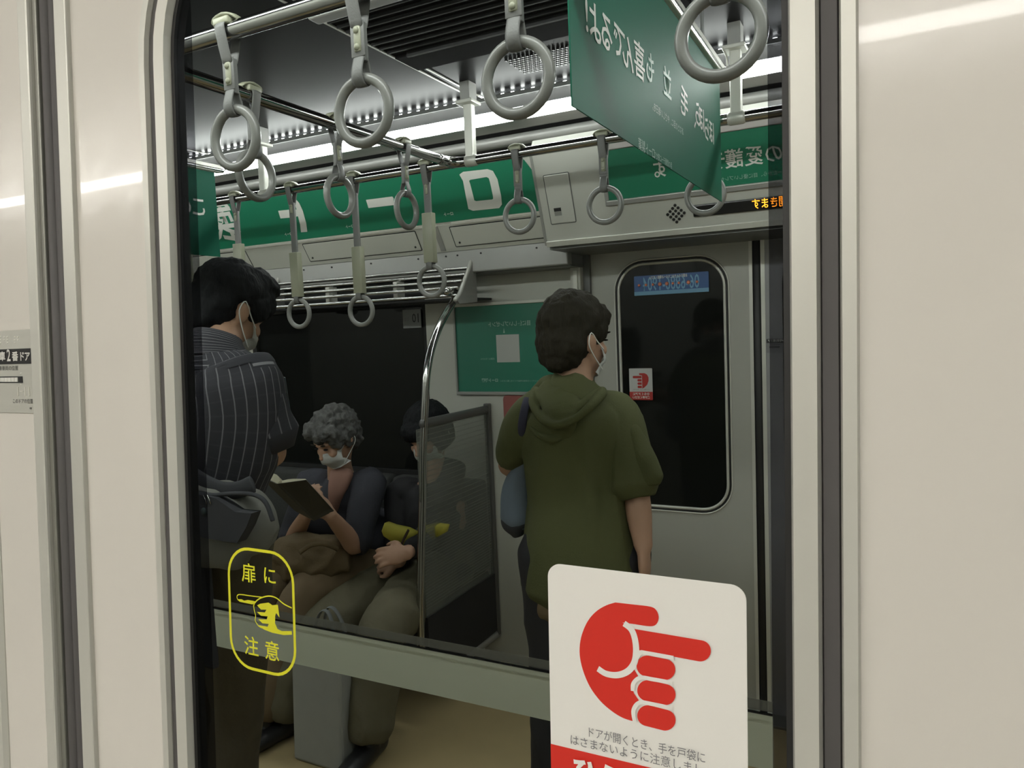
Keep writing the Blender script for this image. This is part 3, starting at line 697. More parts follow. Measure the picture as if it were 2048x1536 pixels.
sobj('top_rail', B((-5.0, -0.010, 0.255), (-1.33, 0.0, 0.272), 0.002), M_brush, ad1, AM)
# ---- overhead rails and hangers
RY1, RY2, RZ = 1.07, 2.31, 2.235
rail = empty('handrail', (-1.387, 1.69, RZ), 'polished steel overhead rail frame that the hand straps hang from', 'rail')
def rl(name, bm, m, smooth=True):
    bmesh.ops.translate(bm, vec=(1.387, -1.69, -RZ), verts=bm.verts); return obj(name, bm, m, rail, smooth)
rl('long_rail', T([(XL, RY1, RZ), (XR, RY1, RZ)], 0.0165, 14), M_chrome)
rl('long_rail', T([(XL, RY2, RZ), (XR, RY2, RZ)], 0.0165, 14), M_chrome)
rl('cross_rail', T([(-1.387, RY1, RZ), (-1.387, RY2, RZ)], 0.0165, 14), M_chrome)
rl('joint', T([(-1.387, 2.22, RZ), (-1.387, 2.27, RZ + .001), (-1.36, 2.303, RZ), (-1.31, 2.31, RZ)], 0.0185, 12), M_chrome)
for x in (-2.305, -1.322, -0.415):
    rl('stay', B((x - 0.004, 2.295, RZ + .01), (x + 0.028, 2.325, 2.44), 0.004), M_alu, False)
    rl('stay_foot', B((x - 0.02, 2.27, 2.425), (x + 0.045, 2.34, 2.437), 0.003), M_alu, False)
    rl('stay_foot', B((x - 0.006, 2.28, 2.437), (x + 0.032, 2.335, 2.502), 0.003), M_band, False)
    rl('stay_clamp', T([(x - 0.006, 2.31, RZ), (x + 0.030, 2.31, RZ)], 0.0205, 12), M_alu)
for x in (-2.305, -0.415):
    rl('stay', B((x - 0.015, 1.055, RZ + .01), (x + 0.015, 1.085, 2.50), 0.004), M_alu, False)

# ---- hand straps: ring, webbing, buckle, rail clip, sleeve on the long ones
MESH = {}
def cached(key, fn):
    if key not in MESH:
        bm = fn(); me = bpy.data.meshes.new(key.split('|')[0]); bmesh.ops.recalc_face_normals(bm, faces=bm.faces); bm.to_mesh(me); bm.free()
        for p in me.polygons: p.use_smooth = True
        MESH[key] = me
    return MESH[key]
def strap(x, y, ringz, label, rot=0, long=False, group='hand straps hanging from the overhead rails', swing=0.0):
    """hanger in local frame: rail along x, origin at rail centre"""
    L = RZ - ringz                                    # rail centre to ring centre
    o = empty('hand_strap', (x, y, RZ), label, 'strap', group); o.rotation_euler = (0, 0, rot)
    def part(name, key, fn, m, zoff=0.0):
        me = cached(key, fn)
        if not me.materials: me.materials.append(m)
        p = bpy.data.objects.new(name, me); col.objects.link(p); p.parent = o; p.location = (0, 0, zoff); return p
    part('ring', 'ring', lambda: torus(bmesh.new(), (0, 0, 0), 0.0545, 0.0095), M_ring, -L)
    part('rail_clip', 'rail_clip', lambda: box(T([(-0.030, 0, 0.0175), (-0.022, 0, 0.024), (0, 0, 0.0285), (0.022, 0, 0.024), (0.030, 0, 0.0175)], [(0.012, .003), (0.016, .004), (0.018, .005), (0.016, .004), (0.012, .003)], 8, side=(0, 1, 0), sub=2), (-0.020, -0.019, 0.008), (0.020, 0.019, 0.022), None, 0.003), M_beige)
    def loop_top():
        bm = bmesh.new(); pts = []
        for i in range(9):
            a = PI * i / 8; pts.append((0, -math.cos(a) * 0.0205, math.sin(a) * 0.0205))
        pts = [(0, -0.006, -0.060), (0, -0.013, -0.035)] + pts + [(0, 0.013, -0.035), (0, 0.006, -0.060)]
        return sweep(bm, pts, (0.0135, 0.0016), 8, side=(1, 0, 0), sub=2)
    part('webbing', 'webbing_top', loop_top, M_hang)
    bot = -L + 0.0545
    def tail():
        bm = bmesh.new()
        pts = [(0, -0.005, 0.035), (0, -0.0125, 0.012), (0, -0.0125, -0.002), (0, -0.006, -0.0115), (0, 0.006, -0.0115), (0, 0.0125, -0.002), (0, 0.0125, 0.012), (0, 0.005, 0.035)]
        return sweep(bm, pts, (0.0125, 0.0017), 8, side=(1, 0, 0), sub=3)
    part('webbing_loop', 'webbing_loop', tail, M_hang, bot)
    z1, z0 = -0.052, bot + 0.028
    part('webbing_strip', 'webbing_strip|%.3f' % L, lambda: B((-0.0135, -0.005, z0), (0.0135, 0.005, z1), 0.0015), M_hang)
    if long:
        part('sleeve', 'sleeve', lambda: B((-0.0215, -0.0135, 0.0), (0.0215, 0.0135, 0.180), 0.002), M_beige, bot + 0.012)
        part('buckle', 'buckle', lambda: ell(T([(0, -0.0062, -0.018), (0, -0.0062, 0.018)], (0.0065, 0.002), 8, side=(1, 0, 0)), V((0, -0.008, 0.010)), (0.005, 0.004, 0.005), seg=8), M_beige, -0.075)
    else:
        def bk():
            bm = T([(0, -0.0065, -0.020), (0, -0.0065, 0.020)], (0.0080, 0.0025), 8, side=(1, 0, 0))
            for z in (0.014, -0.014): ell(bm, V((0, -0.0092, z)), (0.0058, 0.0042, 0.0058), seg=10)
            return bm
        part('buckle', 'buckle_short', bk, M_beige, -0.085 + 0.005)
        part('webbing_patch', 'webbing_patch', lambda: B((-0.0145, -0.0066, -0.030), (0.0145, -0.004, 0.030), 0.001), M_hang, -0.080)
    return o
strap(-1.129, RY1, 2.035, 'nearest hand strap at the upper left corner of the glass')
strap(-0.818, RY1, 2.035, 'near hand strap left of the black ceiling vent, on the near rail')
strap(-0.517, RY1, 2.035, 'near hand strap immediately left of the big green hanging banner')
strap(-0.206, RY1, 2.035, 'largest hand strap, at the top right in front of the green banner')
strap(-1.387, 1.372, 2.045, 'hand strap on the cross rail partly behind the upper left ring', PI / 2)
strap(-1.387, 1.683, 2.037, 'middle hand strap on the slanting cross rail', PI / 2)
strap(-1.387, 2.010, 2.037, 'hand strap on the cross rail closest to its far joint', PI / 2)
strap(-1.130, RY2, 2.025, 'far hand strap right of the huge white ring-shaped character')
strap(-0.821, RY2, 2.027, 'far hand strap in front of the pale hatch panel over the door')
strap(-0.500, RY2, 2.022, 'far hand strap half hidden behind the lower tip of the green banner')
strap(-1.500, RY2, 1.827, 'sleeved hand strap next to the top of the curved pole', 0, True)
strap(-1.832, RY2, 1.734, 'sleeved long hand strap, second to the left of the curved pole', 0, True)
strap(-2.150, RY2, 1.738, 'sleeved long hand strap just right of the striped-shirt man\'s head', 0, True)
strap(-2.463, RY2, 1.80, 'sleeved hand strap whose ring is hidden behind the black-haired head', 0, True)
strap(-2.785, RY2, 1.836, 'leftmost sleeved hand strap, at the left edge of the glass behind the dark banner', 0, True)

# ---- hanging banners
def banner(x, y0, y1, z0, z1, label, chars, near_side):
    o = empty('hanging_banner', (x, (y0 + y1) / 2, z0), label, 'banner', None)
    yc = (y0 + y1) / 2
    def loc(bm): bmesh.ops.translate(bm, vec=(-x, -yc, -z0), verts=bm.verts); return bm
    obj('sheet', loc(B((x - 0.0012, y0, z0), (x + 0.0012, y1, z1))), M_green2, o)
    obj('bar', loc(B((x - 0.014, y0 - 0.02, z1 + 0.002), (x + 0.014, y1 + 0.03, z1 + 0.034), 0.004)), M_alu, o)
    obj('rod', loc(T([(x + 0.006, y0 - 0.02, z1 + 0.012), (x + 0.006, y1 + 0.035, z1 + 0.012)], 0.010, 10)), M_chrome, o, True)
    obj('end_loop', loc(T([(x, y1 + 0.035, z1 + 0.012), (x + 0.01, y1 + 0.05, z1 + 0.02), (x + 0.015, y1 + 0.045, z1 + 0.06), (x + 0.01, y1 + 0.01, z1 + 0.08)], 0.003, 6)), M_alu, o, True)
    for yy in (y0 + 0.25, y1 - 0.22):
        obj('hanger', loc(B((x - 0.003, yy, z1 + 0.03), (x + 0.003, yy + 0.02, 2.50))), M_dk, o)
        obj('hanger_clip', loc(B((x - 0.016, yy - 0.012, z1 + 0.02), (x - 0.006, yy + 0.03, z1 + 0.05), 0.003)), M_dk2, o)
    for ch, y, z, sz, ink in chars:
        # characters face the -X side (seen from the left), mirrored as in the glass: reading runs away from the lens in reverse
        mx = Matrix(((0, -1, 0, 0.0018), (1, 0, 0, y - yc), (0, 0, 1, z - z0), (0, 0, 0, 1)))
        oo = letters('character' if len(ch) == 1 else 'small_lettering', ch, sz, ink, o, mx, True, 0.0008 if len(ch) == 1 else 0, 'CENTER', 1.0 if len(ch) == 1 else 0.9)
    return o
def zb(px, py, x=-0.44): return at(px, py, X=x)
bch = []
for ch, px, py, s_ in (('!', 1171, 34, .075), ('よ', 1188, 52, .072), ('る', 1211, 71, .072), ('で', 1237, 89, .072), ('ん', 1254, 112, .072), ('喜', 1277, 128, .075), ('も', 1298, 140, .07), ('並', 1333, 172, .07), ('毛', 1367, 209, .074), ('、', 1385, 236, .06), ('ら', 1394, 232, .07), ('ほ', 1402, 242, .07), ('ら', 1412, 262, .07), ('ほ', 1422, 268, .07)):
    P = zb(px, py); bch.append((ch, P.y, P.z, s_, M_inkd if px in (1298, 1333) else M_ink))
P = zb(1335, 240); bch.append(('あなたの目に、やさしい毎日を。', P.y, P.z, 0.020, M_inkd))
P = zb(1292, 300); bch.append(('ロート製薬', P.y, P.z, 0.026, M_inkd))
P = zb(1325, 322); bch.append(('目の愛護デーに寄せて', P.y, P.z, 0.016, M_inkd))
banner(-0.44, 1.10, 2.25, 1.987, 2.345, 'large green hanging banner with mirrored white characters at the upper right', bch, -1)
b2 = []
for ch, px, py in (('こ', 397, 416), ('の', 366, 412)):
    P = at(px, py, X=-2.42); b2.append((ch, P.y, P.z, 0.085, M_ink))
banner(-2.42, 1.10, 2.17, 1.980, 2.315, 'small dark green hanging banner at the left edge of the glass', b2, 1)

# ---- ceiling vent with slats
av = empty('ceiling_vent', (-0.9, 1.84, 2.47), 'black slatted air conditioning vent in the ceiling', 'vent')
def vp(name, bm, m): bmesh.ops.translate(bm, vec=(0.9, -1.84, -2.47), verts=bm.verts); return obj(name, bm, m, av)
vp('backing', B((-1.35, 1.60, 2.488), (-0.47, 2.06, 2.499)), M_matt)
vp('frame', B((-1.355, 1.555, 2.470), (-0.465, 1.600, 2.497), 0.006), M_band)
vp('frame', B((-1.358, 1.60, 2.484), (-1.350, 2.065, 2.498)), M_alu)
vp('frame', B((-1.355, 2.055, 2.484), (-0.465, 2.068, 2.498)), M_dk)
vp('cover_plate', B((-1.345, 1.93, 2.478), (-0.47, 2.055, 2.492)), M_matt)
vp('cover_edge', B((-1.30, 1.925, 2.474), (-0.47, 1.935, 2.490)), M_dk2)
for i in range(8):
    y = 1.622 + i * 0.038
    vp('slat', B((-1.345, y, 2.480), (-0.47, y + 0.006, 2.490)), M_dk2)
gr = empty('speaker_grille', (-0.96, 2.25, 2.49), 'small square of diagonal perforations in the ceiling beside the banner', 'grille')
bm = bmesh.new()
for i in range(15):
    for j in range(9):
        box(bm, (-0.135 + i * 0.015 + (j % 2) * 0.0075, -0.075 + j * 0.017, 0.0035), (-0.135 + i * 0.015 + (j % 2) * 0.0075 + 0.007, -0.075 + j * 0.017 + 0.010, 0.0092))
o = obj('perforations', bm, M_black, gr); o['kind'] = 'stuff'

# ---- framed poster, stickers and signs on the far side
ps = empty('framed_poster', (-1.60, 3.06, 1.34), 'green poster in a thin silver frame left of the hooded person', 'poster')
def pp_(name, bm, m): bmesh.ops.translate(bm, vec=(1.60, -3.06, -1.34), verts=bm.verts); return obj(name, bm, m, ps)
pX0, pX1, pZ0, pZ1 = -1.862, -1.318, 1.343, 1.755
pp_('sheet', B((pX0, 3.060, pZ0), (pX1, 3.066, pZ1)), M_green3)
pp_('frame', B((pX0 - 0.010, 3.050, pZ1 - 0.004), (pX1 + 0.008, 3.068, pZ1 + 0.012), 0.003), M_alu)
pp_('frame', B((pX0 - 0.010, 3.050, pZ0 - 0.014), (pX1 + 0.008, 3.068, pZ0 + 0.002), 0.003), MATS['mid_alu'])
pp_('frame', B((pX0 - 0.010, 3.050, pZ0), (pX0, 3.068, pZ1), 0.003), MATS['mid_alu'])
pp_('frame', B((pX1, 3.050, pZ0), (pX1 + 0.010, 3.068, pZ1), 0.003), M_alu)
q0, q1 = at(992, 670, Y=3.059), at(1040, 724, Y=3.059)
pp_('blank_square', B((q0.x, 3.0585, q1.z), (q1.x, 3.0600, q0.z)), mat('pale_print', (0.42, 0.43, 0.41), 0.5))
def wtxt(s, sz, px, py, m, par, Y=3.0590, bold=0.0, sx=1.0, mir=True, name='lettering'):
    P = at(px, py, Y=Y); L_ = par.location
    return letters(name, s, sz, m, par, Matrix.Translation((P.x - L_.x, Y - L_.y, P.z - L_.z)), mir, bold, 'CENTER', sx)
wtxt('目に優しいプレゼント', 0.0250, 1018, 648, M_inkd, ps, bold=0.0005, sx=0.9)
wtxt('▲', 0.03, 1008, 662, M_inkd, ps, sx=0.3)
wtxt('ロート製薬', 0.018, 980, 761, M_inkd, ps, bold=0.0006)
wtxt('キャンペーンの詳細は特設サイトをご覧ください', 0.0095, 1040, 762, M_inkd, ps)
wtxt('応募はこちらから', 0.0095, 975, 718, M_inkd, ps)

def sticker(name, label, px0, py0, px1, py1, m, Y, rad=0.004):
    a, b = at(px0, py0, Y=Y), at(px1, py1, Y=Y); cx_, cz_ = (a.x + b.x) / 2, (a.z + b.z) / 2
    o = empty(name, (cx_, Y, b.z), label, 'sticker')
    hw, hh = abs(b.x - a.x) / 2, abs(a.z - b.z)
    bm = bmesh.new(); poly(bm, rr_loop(-hw, hw, 0, hh, rad, 3), 0.0012); poly(bm, rr_loop(-hw, hw, 0, hh, rad, 3), 0.0)
    obj('backing', bm, m, o); return o, hw, hh
M_blue = mat('blue_vinyl', (0.02, 0.09, 0.27), 0.4); M_lblue = mat('light_blue_print', (0.16, 0.36, 0.55), 0.45)
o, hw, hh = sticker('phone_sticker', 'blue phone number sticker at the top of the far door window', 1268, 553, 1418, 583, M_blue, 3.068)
obj('footer', B((-hw, -0.0018, 0.0), (hw, -0.0012, 0.016)), M_lblue, o)
letters('lettering', '06-6886-1904', 0.080, M_lblue, o, Matrix.Translation((0, -0.0018, hh * 0.52)), True, 0.0008, 'CENTER', 0.53)
letters('lettering', 'お困りのときはこちらへお電話ください', 0.0145, M_ink, o, Matrix.Translation((-0.01, -0.0024, hh - 0.011)), True, 0.0003, 'CENTER', 0.62)
M_sal = mat('salmon_print', (0.62, 0.20, 0.12), 0.5)
for i, x in enumerate((-0.135, -0.105, -0.075, -0.045, -0.015, 0.010, 0.035, 0.075, 0.110)):
    obj('dot', T([(x, -0.0032, hh * 0.52), (x, -0.0020, hh * 0.52)], 0.0085 if i in (3, 4, 7) else 0.006, 8), M_sal, o)
# small copy of the hand sticker on the far window
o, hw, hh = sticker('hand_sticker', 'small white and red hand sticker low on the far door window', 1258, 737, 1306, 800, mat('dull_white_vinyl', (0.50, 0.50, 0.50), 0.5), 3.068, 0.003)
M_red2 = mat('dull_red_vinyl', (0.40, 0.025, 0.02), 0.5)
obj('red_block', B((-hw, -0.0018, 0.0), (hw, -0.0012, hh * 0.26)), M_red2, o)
def mini(pts, y=-0.0019, m=M_red2, name='hand_print'):
    # unit: sticker widths, origin at the left top, mirrored
    b = bmesh.new(); poly(b, [((0.5 - x) * 2 * hw, hh - y_ * 2 * hw) for x, y_ in pts], 0.0006); bmesh.ops.translate(b, vec=(0, y + 0.0006, 0), verts=b.verts); obj(name, b, m, o)
mini([(0.33, 0.20), (0.22, 0.26), (0.16, 0.38), (0.16, 0.52), (0.22, 0.68), (0.34, 0.80), (0.44, 0.85), (0.44, 0.30), (0.56, 0.28), (0.56, 0.20)])
for (x0, x1, z) in ((0.46, 0.82, 0.365), (0.46, 0.62, 0.50), (0.46, 0.62, 0.64), (0.46, 0.62, 0.78)):
    mini([(x0, z - .05), (x1, z - .05), (x1 + .03, z), (x1, z + .05), (x0, z + .05)], name='finger_print')
letters('lettering', 'ひらくドアに', 0.0125, M_ink, o, Matrix.Translation((0, -0.0019, hh * 0.185)), True, 0.0004, 'CENTER', 1.0)
letters('lettering', 'ご注意ください', 0.0125, M_ink, o, Matrix.Translation((0, -0.0019, hh * 0.075)), True, 0.0004, 'CENTER', 0.9)
letters('lettering', 'ドアが開くとき、手を戸袋に', 0.0065, M_grey_ink, o, Matrix.Translation((0, -0.0013, hh * 0.325)), True, 0, 'CENTER', 0.9)
# small plate on the other far leaf
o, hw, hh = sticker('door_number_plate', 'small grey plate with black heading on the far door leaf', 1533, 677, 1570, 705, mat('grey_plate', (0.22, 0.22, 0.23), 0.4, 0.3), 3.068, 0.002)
obj('name_strip', B((-hw, -0.0018, hh - 0.018), (hw, -0.0012, hh - 0.003)), M_black, o)
letters('lettering', '4号車2番ドア', 0.0115, M_ink, o, Matrix.Translation((0, -0.0020, hh - 0.0105)), True, 0.0003, 'CENTER', 0.85)
letters('lettering', '乗車車両の位置', 0.006, M_black, o, Matrix.Translation((0, -0.0014, hh - 0.025)), True, 0, 'CENTER', 0.85)
obj('car_row', B((-hw * 0.7, -0.0018, hh - 0.037), (hw * 0.45, -0.0012, hh - 0.032)), M_black, o)
# carriage number sticker in the seat window
o, hw, hh = sticker('number_sticker', 'pale sticker with a mirrored number ten in the dark seat window', 805, 620, 843, 655, mat('pale_grey_vinyl', (0.26, 0.27, 0.27), 0.5), 3.080, 0.001)
letters('lettering', '10', 0.062, M_black, o, Matrix.Translation((0.026, -0.0014, hh * 0.5)), True, 0.0006, 'CENTER', 0.8)
letters('lettering', '号車', 0.022, M_grey_ink, o, Matrix.Translation((-0.030, -0.0014, hh * 0.45)), True, 0, 'CENTER', 0.8)
# red rounded wall sign behind the hooded person
o, hw, hh = sticker('wall_sign', 'dull red rounded wall sign partly hidden by the hooded person\'s shoulder', 1006, 790, 1075, 880, mat('dusty_red', (0.27, 0.085, 0.075), 0.5), 3.060, 0.02)
for (x, z, r) in ((0.02, hh - 0.04, 0.014), (0.005, hh - 0.10, 0.030)):
    b = bmesh.new(); ell(b, V((x, -0.0012, z)), (r, 0.0006, r * 1.1), seg=12); obj('figure_mark', b, M_ink, o, True)

# ---- see-through layers that stand just beyond the glass: pale trackside ledge and a thin dark cable
la, lb = at(428, 1216, Y=1.2), at(1546, 1429, Y=1.2)
M_ledge = see_through('pale_ledge', (0.55, 0.58, 0.5), (0.62, 0.64, 0.53), 0.80)
lg = empty('trackside_ledge', (la.x, 1.2, 1.0), 'pale grey-green ledge running low across beyond the door glass', 'ledge')
zt = la.z; zb_ = at(428, 1291, Y=1.2).z
def lgp(name, bm, m): bmesh.ops.translate(bm, vec=(-la.x, -1.2, -1.0), verts=bm.verts); return obj(name, bm, m, lg)
lgp('face', B((la.x, 1.20, zb_), (lb.x, 1.2006, zt)), M_ledge)
lgp('joint', B((la.x, 1.196, zt), (lb.x, 1.1965, zt + 0.0045)), see_through('dark_joint', (0.4, 0.4, 0.4), (0.02, 0.02, 0.02), 0.6))
lgp('upper_strip', B((la.x, 1.20, zt + 0.0045), (lb.x, 1.2006, zt + 0.022)), see_through('dim_strip', (0.8, 0.8, 0.8), (0.22, 0.22, 0.19), 0.5))
# ================================================================ people
K = 1.087
M_skin = mat('skin', (0.40, 0.235, 0.15), 0.55, noise_amt=0.06, scale=15)
M_skin2 = mat('lighter_skin_tone', (0.42, 0.25, 0.17), 0.55, noise_amt=0.06, scale=15)  # slightly lighter skin tone, shared by three people
M_hair = mat('black_hair', (0.007, 0.008, 0.009), 0.7, spec=0.15, noise_amt=0.3, scale=60, bump=0.5, bscale=140, stretch=(1, 1, 0.2))
M_hairb = mat('dark_brown_hair', (0.022, 0.019, 0.012), 0.7, spec=0.15, noise_amt=0.3, scale=60, bump=0.5, bscale=140, stretch=(1, 1, 0.2))
M_hairg = mat('grey_hair', (0.085, 0.085, 0.082), 0.7, spec=0.2, noise_amt=0.75, scale=55, bump=0.6, bscale=110, stretch=(0.5, 1, 0.6))
M_mask = mat('white_mask_cloth', (0.74, 0.76, 0.74), 0.7, bump=0.1, bscale=60)
M_olive = mat('olive_jersey', (0.078, 0.085, 0.030), 0.85, noise_amt=0.08, scale=30, bump=0.15, bscale=200)
M_tan = mat('tan_cloth', (0.14, 0.10, 0.055), 0.85, noise_amt=0.08)
M_blk = mat('black_cloth', (0.016, 0.016, 0.019), 0.85, noise_amt=0.15)
M_navy = mat('navy_jacket_cloth', (0.040, 0.042, 0.056), 0.85, noise_amt=0.15, bump=0.2, bscale=80)
M_pink = mat('dull_pink_knit', (0.30, 0.165, 0.13), 0.8, noise_amt=0.08)
M_khaki = mat('khaki_cloth', (0.115, 0.105, 0.065), 0.85, noise_amt=0.12, scale=20, bump=0.2, bscale=60)
M_brn = mat('brown_canvas', (0.115, 0.082, 0.040), 0.8, noise_amt=0.15, scale=14, bump=0.2, bscale=90)
M_shoe = mat('black_shoe_leather', (0.012, 0.012, 0.013), 0.35)
def stripes(name, axis, N, base, line, wd=0.10, cross=0):
    m = bpy.data.materials.new(name); m.use_nodes = True; nt_ = m.node_tree; b = nt_.nodes['Principled BSDF']; b.inputs['Roughness'].default_value = 0.85
    uvn = nt_.nodes.new('ShaderNodeUVMap'); sp = nt_.nodes.new('ShaderNodeSeparateXYZ'); nt_.links.new(uvn.outputs[0], sp.inputs[0])
    def line_f(ax, n, w_):
        mu = nt_.nodes.new('ShaderNodeMath'); mu.operation = 'MULTIPLY'; mu.inputs[1].default_value = n; nt_.links.new(sp.outputs[ax], mu.inputs[0]); ad_ = nt_.nodes.new('ShaderNodeMath'); ad_.inputs[1].default_value = 0.5; nt_.links.new(mu.outputs[0], ad_.inputs[0]); mu = ad_
        fr = nt_.nodes.new('ShaderNodeMath'); fr.operation = 'FRACT'; nt_.links.new(mu.outputs[0], fr.inputs[0])
        lt = nt_.nodes.new('ShaderNodeMath'); lt.operation = 'LESS_THAN'; lt.inputs[1].default_value = w_; nt_.links.new(fr.outputs[0], lt.inputs[0]); return lt
    a = line_f(axis, N, wd)
    mx = nt_.nodes.new('ShaderNodeMix'); mx.data_type = 'RGBA'; mx.inputs[6].default_value = (*base, 1); mx.inputs[7].default_value = (*line, 1)
    nt_.links.new(a.outputs[0], mx.inputs[0]); last = mx.outputs[2]
    if cross:
        c = line_f(1 - axis, cross, 0.12); m2 = nt_.nodes.new('ShaderNodeMix'); m2.data_type = 'RGBA'; mm = nt_.nodes.new('ShaderNodeMath'); mm.operation = 'MULTIPLY'; mm.inputs[1].default_value = 0.07
        nt_.links.new(c.outputs[0], mm.inputs[0]); nt_.links.new(mm.outputs[0], m2.inputs[0]); nt_.links.new(last, m2.inputs[6]); m2.inputs[7].default_value = (*line, 1); last = m2.outputs[2]
    nt_.links.new(last, b.inputs['Base Color']); return m
M_str = stripes('striped_shirt_cloth', 0, 34, (0.030, 0.030, 0.038), (0.15, 0.15, 0.165), 0.11, 30)
M_strs = stripes('striped_sleeve_cloth', 0, 16, (0.030, 0.030, 0.038), (0.14, 0.14, 0.155), 0.12, 14)
M_yoke = stripes('striped_yoke_cloth', 1, 12.0, (0.030, 0.030, 0.038), (0.20, 0.20, 0.215), 0.16)

def frame(f, pitch=0.0, roll=0.0):
    f = V((f[0], f[1], 0)).normalized(); r = V((f.y, -f.x, 0)); u = V((0, 0, 1))
    M_ = Matrix((r, f, u)).transposed()
    return M_ @ Matrix.Rotation(-pitch, 3, 'X') @ Matrix.Rotation(roll, 3, 'Y')
def head_solid(bm, c, F):
    def e(p, r): ell(bm, c + F @ (V(p) * K), [k * K for k in r], F, 20)
    e((0, -.012, .030), (.075, .092, .086)); e((0, .020, -.030), (.059, .068, .084)); e((0, .034, -.080), (.044, .047, .036))
    e((0, .083, -.022), (.010, .018, .026)); e((0, .094, -.038), (.013, .013, .011)); e((0, .068, .014), (.050, .021, .013))
    e((0, .080, -.068), (.022, .011, .010)); e((.035, .058, -.032), (.022, .022, .022)); e((-.035, .058, -.032), (.022, .022, .022))
    for s in (-1, 1):
        e((s * .074, -.010, -.016), (.010, .019, .031)); e((s * .080, -.018, -.008), (.008, .012, .020))
def hand_solid(bm, w_, d, n, side, curl=0.5, k=K, spread=0.12):
    """palm from the wrist w_ along d, n = back-of-hand normal, side = +1/-1 thumb side"""
    d = V(d).normalized(); n = (V(n) - d * V(n).dot(d)).normalized(); s = d.cross(n) * side
    pc = w_ + d * .045 * k
    Rm = Matrix((s, d, n)).transposed()
    ell(bm, pc, (.040 * k, .052 * k, .0165 * k), Rm, 14)
    sweep(bm, [w_ - d * .01, w_ + d * .03 * k], [(.027 * k, .019 * k), (.034 * k, .017 * k)], 10, side=s, sub=1)
    L = (.066, .074, .069, .054)
    for i in range(4):
        off = (0.030 - i * 0.0195)
        b0 = w_ + d * (.082 - abs(i - 1.2) * .004) * k + s * off * k
        dd = (d + s * (0.5 - i * 0.33) * spread * 1.5).normalized(); pts = [b0 - dd * .02]; p = b0; a = 0
        for j in range(3):
            pts.append(p); a += curl * (0.75, 0.95, 0.7)[j]
            dr_ = dd * math.cos(a) - n * math.sin(a); p = p + dr_ * L[i] * (0.44, 0.31, 0.25)[j] * k * 1.05
        pts.append(p)
        sweep(bm, pts, [.0098 * k, .0095 * k, .0088 * k, .0082 * k, .0066 * k], 8, sub=2)
    t0 = w_ + d * .028 * k + s * .030 * k - n * .004 * k
    sweep(bm, [t0 - s * .014, t0 + s * .012 * k + d * .012 * k, t0 + (s * .022 + d * .036 - n * .012) * k, t0 + (s * .020 + d * .062 - n * .020) * k], [.014 * k, .013 * k, .0105 * k, .0075 * k], 8, sub=2)
def shoe(name, a, f, par, m=M_shoe):
    f = V((f[0], f[1], 0)).normalized(); r = V((f.y, -f.x, 0)); bm = bmesh.new()
    b = V((a.x, a.y, 0))
    sweep(bm, [b - f * .075 + V((0, 0, .045)), b - f * .03 + V((0, 0, .048)), b + f * .07 + V((0, 0, .040)), b + f * .15 + V((0, 0, .032)), b + f * .195 + V((0, 0, .026))], [(.034, .042), (.040, .046), (.046, .040), (.047, .031), (.032, .022)], 16, side=r)
    sweep(bm, [b + V((0, 0, .05)), b + V((0, 0, .11))], (.043, .043), 12, sub=1)
    for v in bm.verts: v.co.z = max(v.co.z, 0.002)
    o = voxel(name, bm, 0.008, m, par, 2); return o
def leg_pts(h, k, a): return [h, (h + k) / 2, k, (k + a) / 2 + V((0, 0, 0.02)), a]

def person(label, J, tf, hf, pitch, skin=M_skin, roll=0.0, hairm=M_hair, hand_curl=0.5, vox=0.0075):
    """one continuous body; J holds the joints"""
    root = empty('person', (0, 0, 0), label, 'person')
    F = frame(hf, pitch, roll); tf = V((tf[0], tf[1], 0)).normalized(); r = V((tf.y, -tf.x, 0))
    bm = bmesh.new(); head_solid(bm, J['head'], F)
    nb = J['neck']; sweep(bm, [nb - V((0, 0, .03)), nb + (J['head'] - nb) * .4, J['head'] + F @ V((0, -.02, -.04))], [.062 * K, .050 * K, .050 * K], 14)
    pel, che = J['pelvis'], J['chest']
    sweep(bm, [pel - V((0, 0, .05)), pel + V((0, 0, .05)), pel.lerp(che, .5), che, nb.lerp(che, .45), nb], [(.13 * K, .095 * K), (.135 * K, .095 * K), (.125 * K, .085 * K), (.15 * K, .098 * K), (.14 * K, .075 * K), (.055 * K, .05 * K)], 20, side=r)
    for s in 'LR':
        sh, el, wr = J['sh' + s], J['el' + s], J['wr' + s]
        sweep(bm, [nb.lerp(sh, .5) - V((0, 0, .02)), sh, sh.lerp(el, .5), el, el.lerp(wr, .4), wr], [.045 * K, .050 * K, .044 * K, .037 * K, .036 * K, .025 * K], 12)
        hd = J.get('hd' + s)
        if hd: hand_solid(bm, wr, hd[0], hd[1], hd[2], hd[3] if len(hd) > 3 else hand_curl)
        hp_, kn, an = J['hip' + s], J['kn' + s], J['an' + s]
        sweep(bm, leg_pts(hp_, kn, an), [.082 * K, .072 * K, .054 * K, .050 * K, .036 * K], 14)
    voxel('body', bm, vox, skin, root, 2)
    return root, F, r
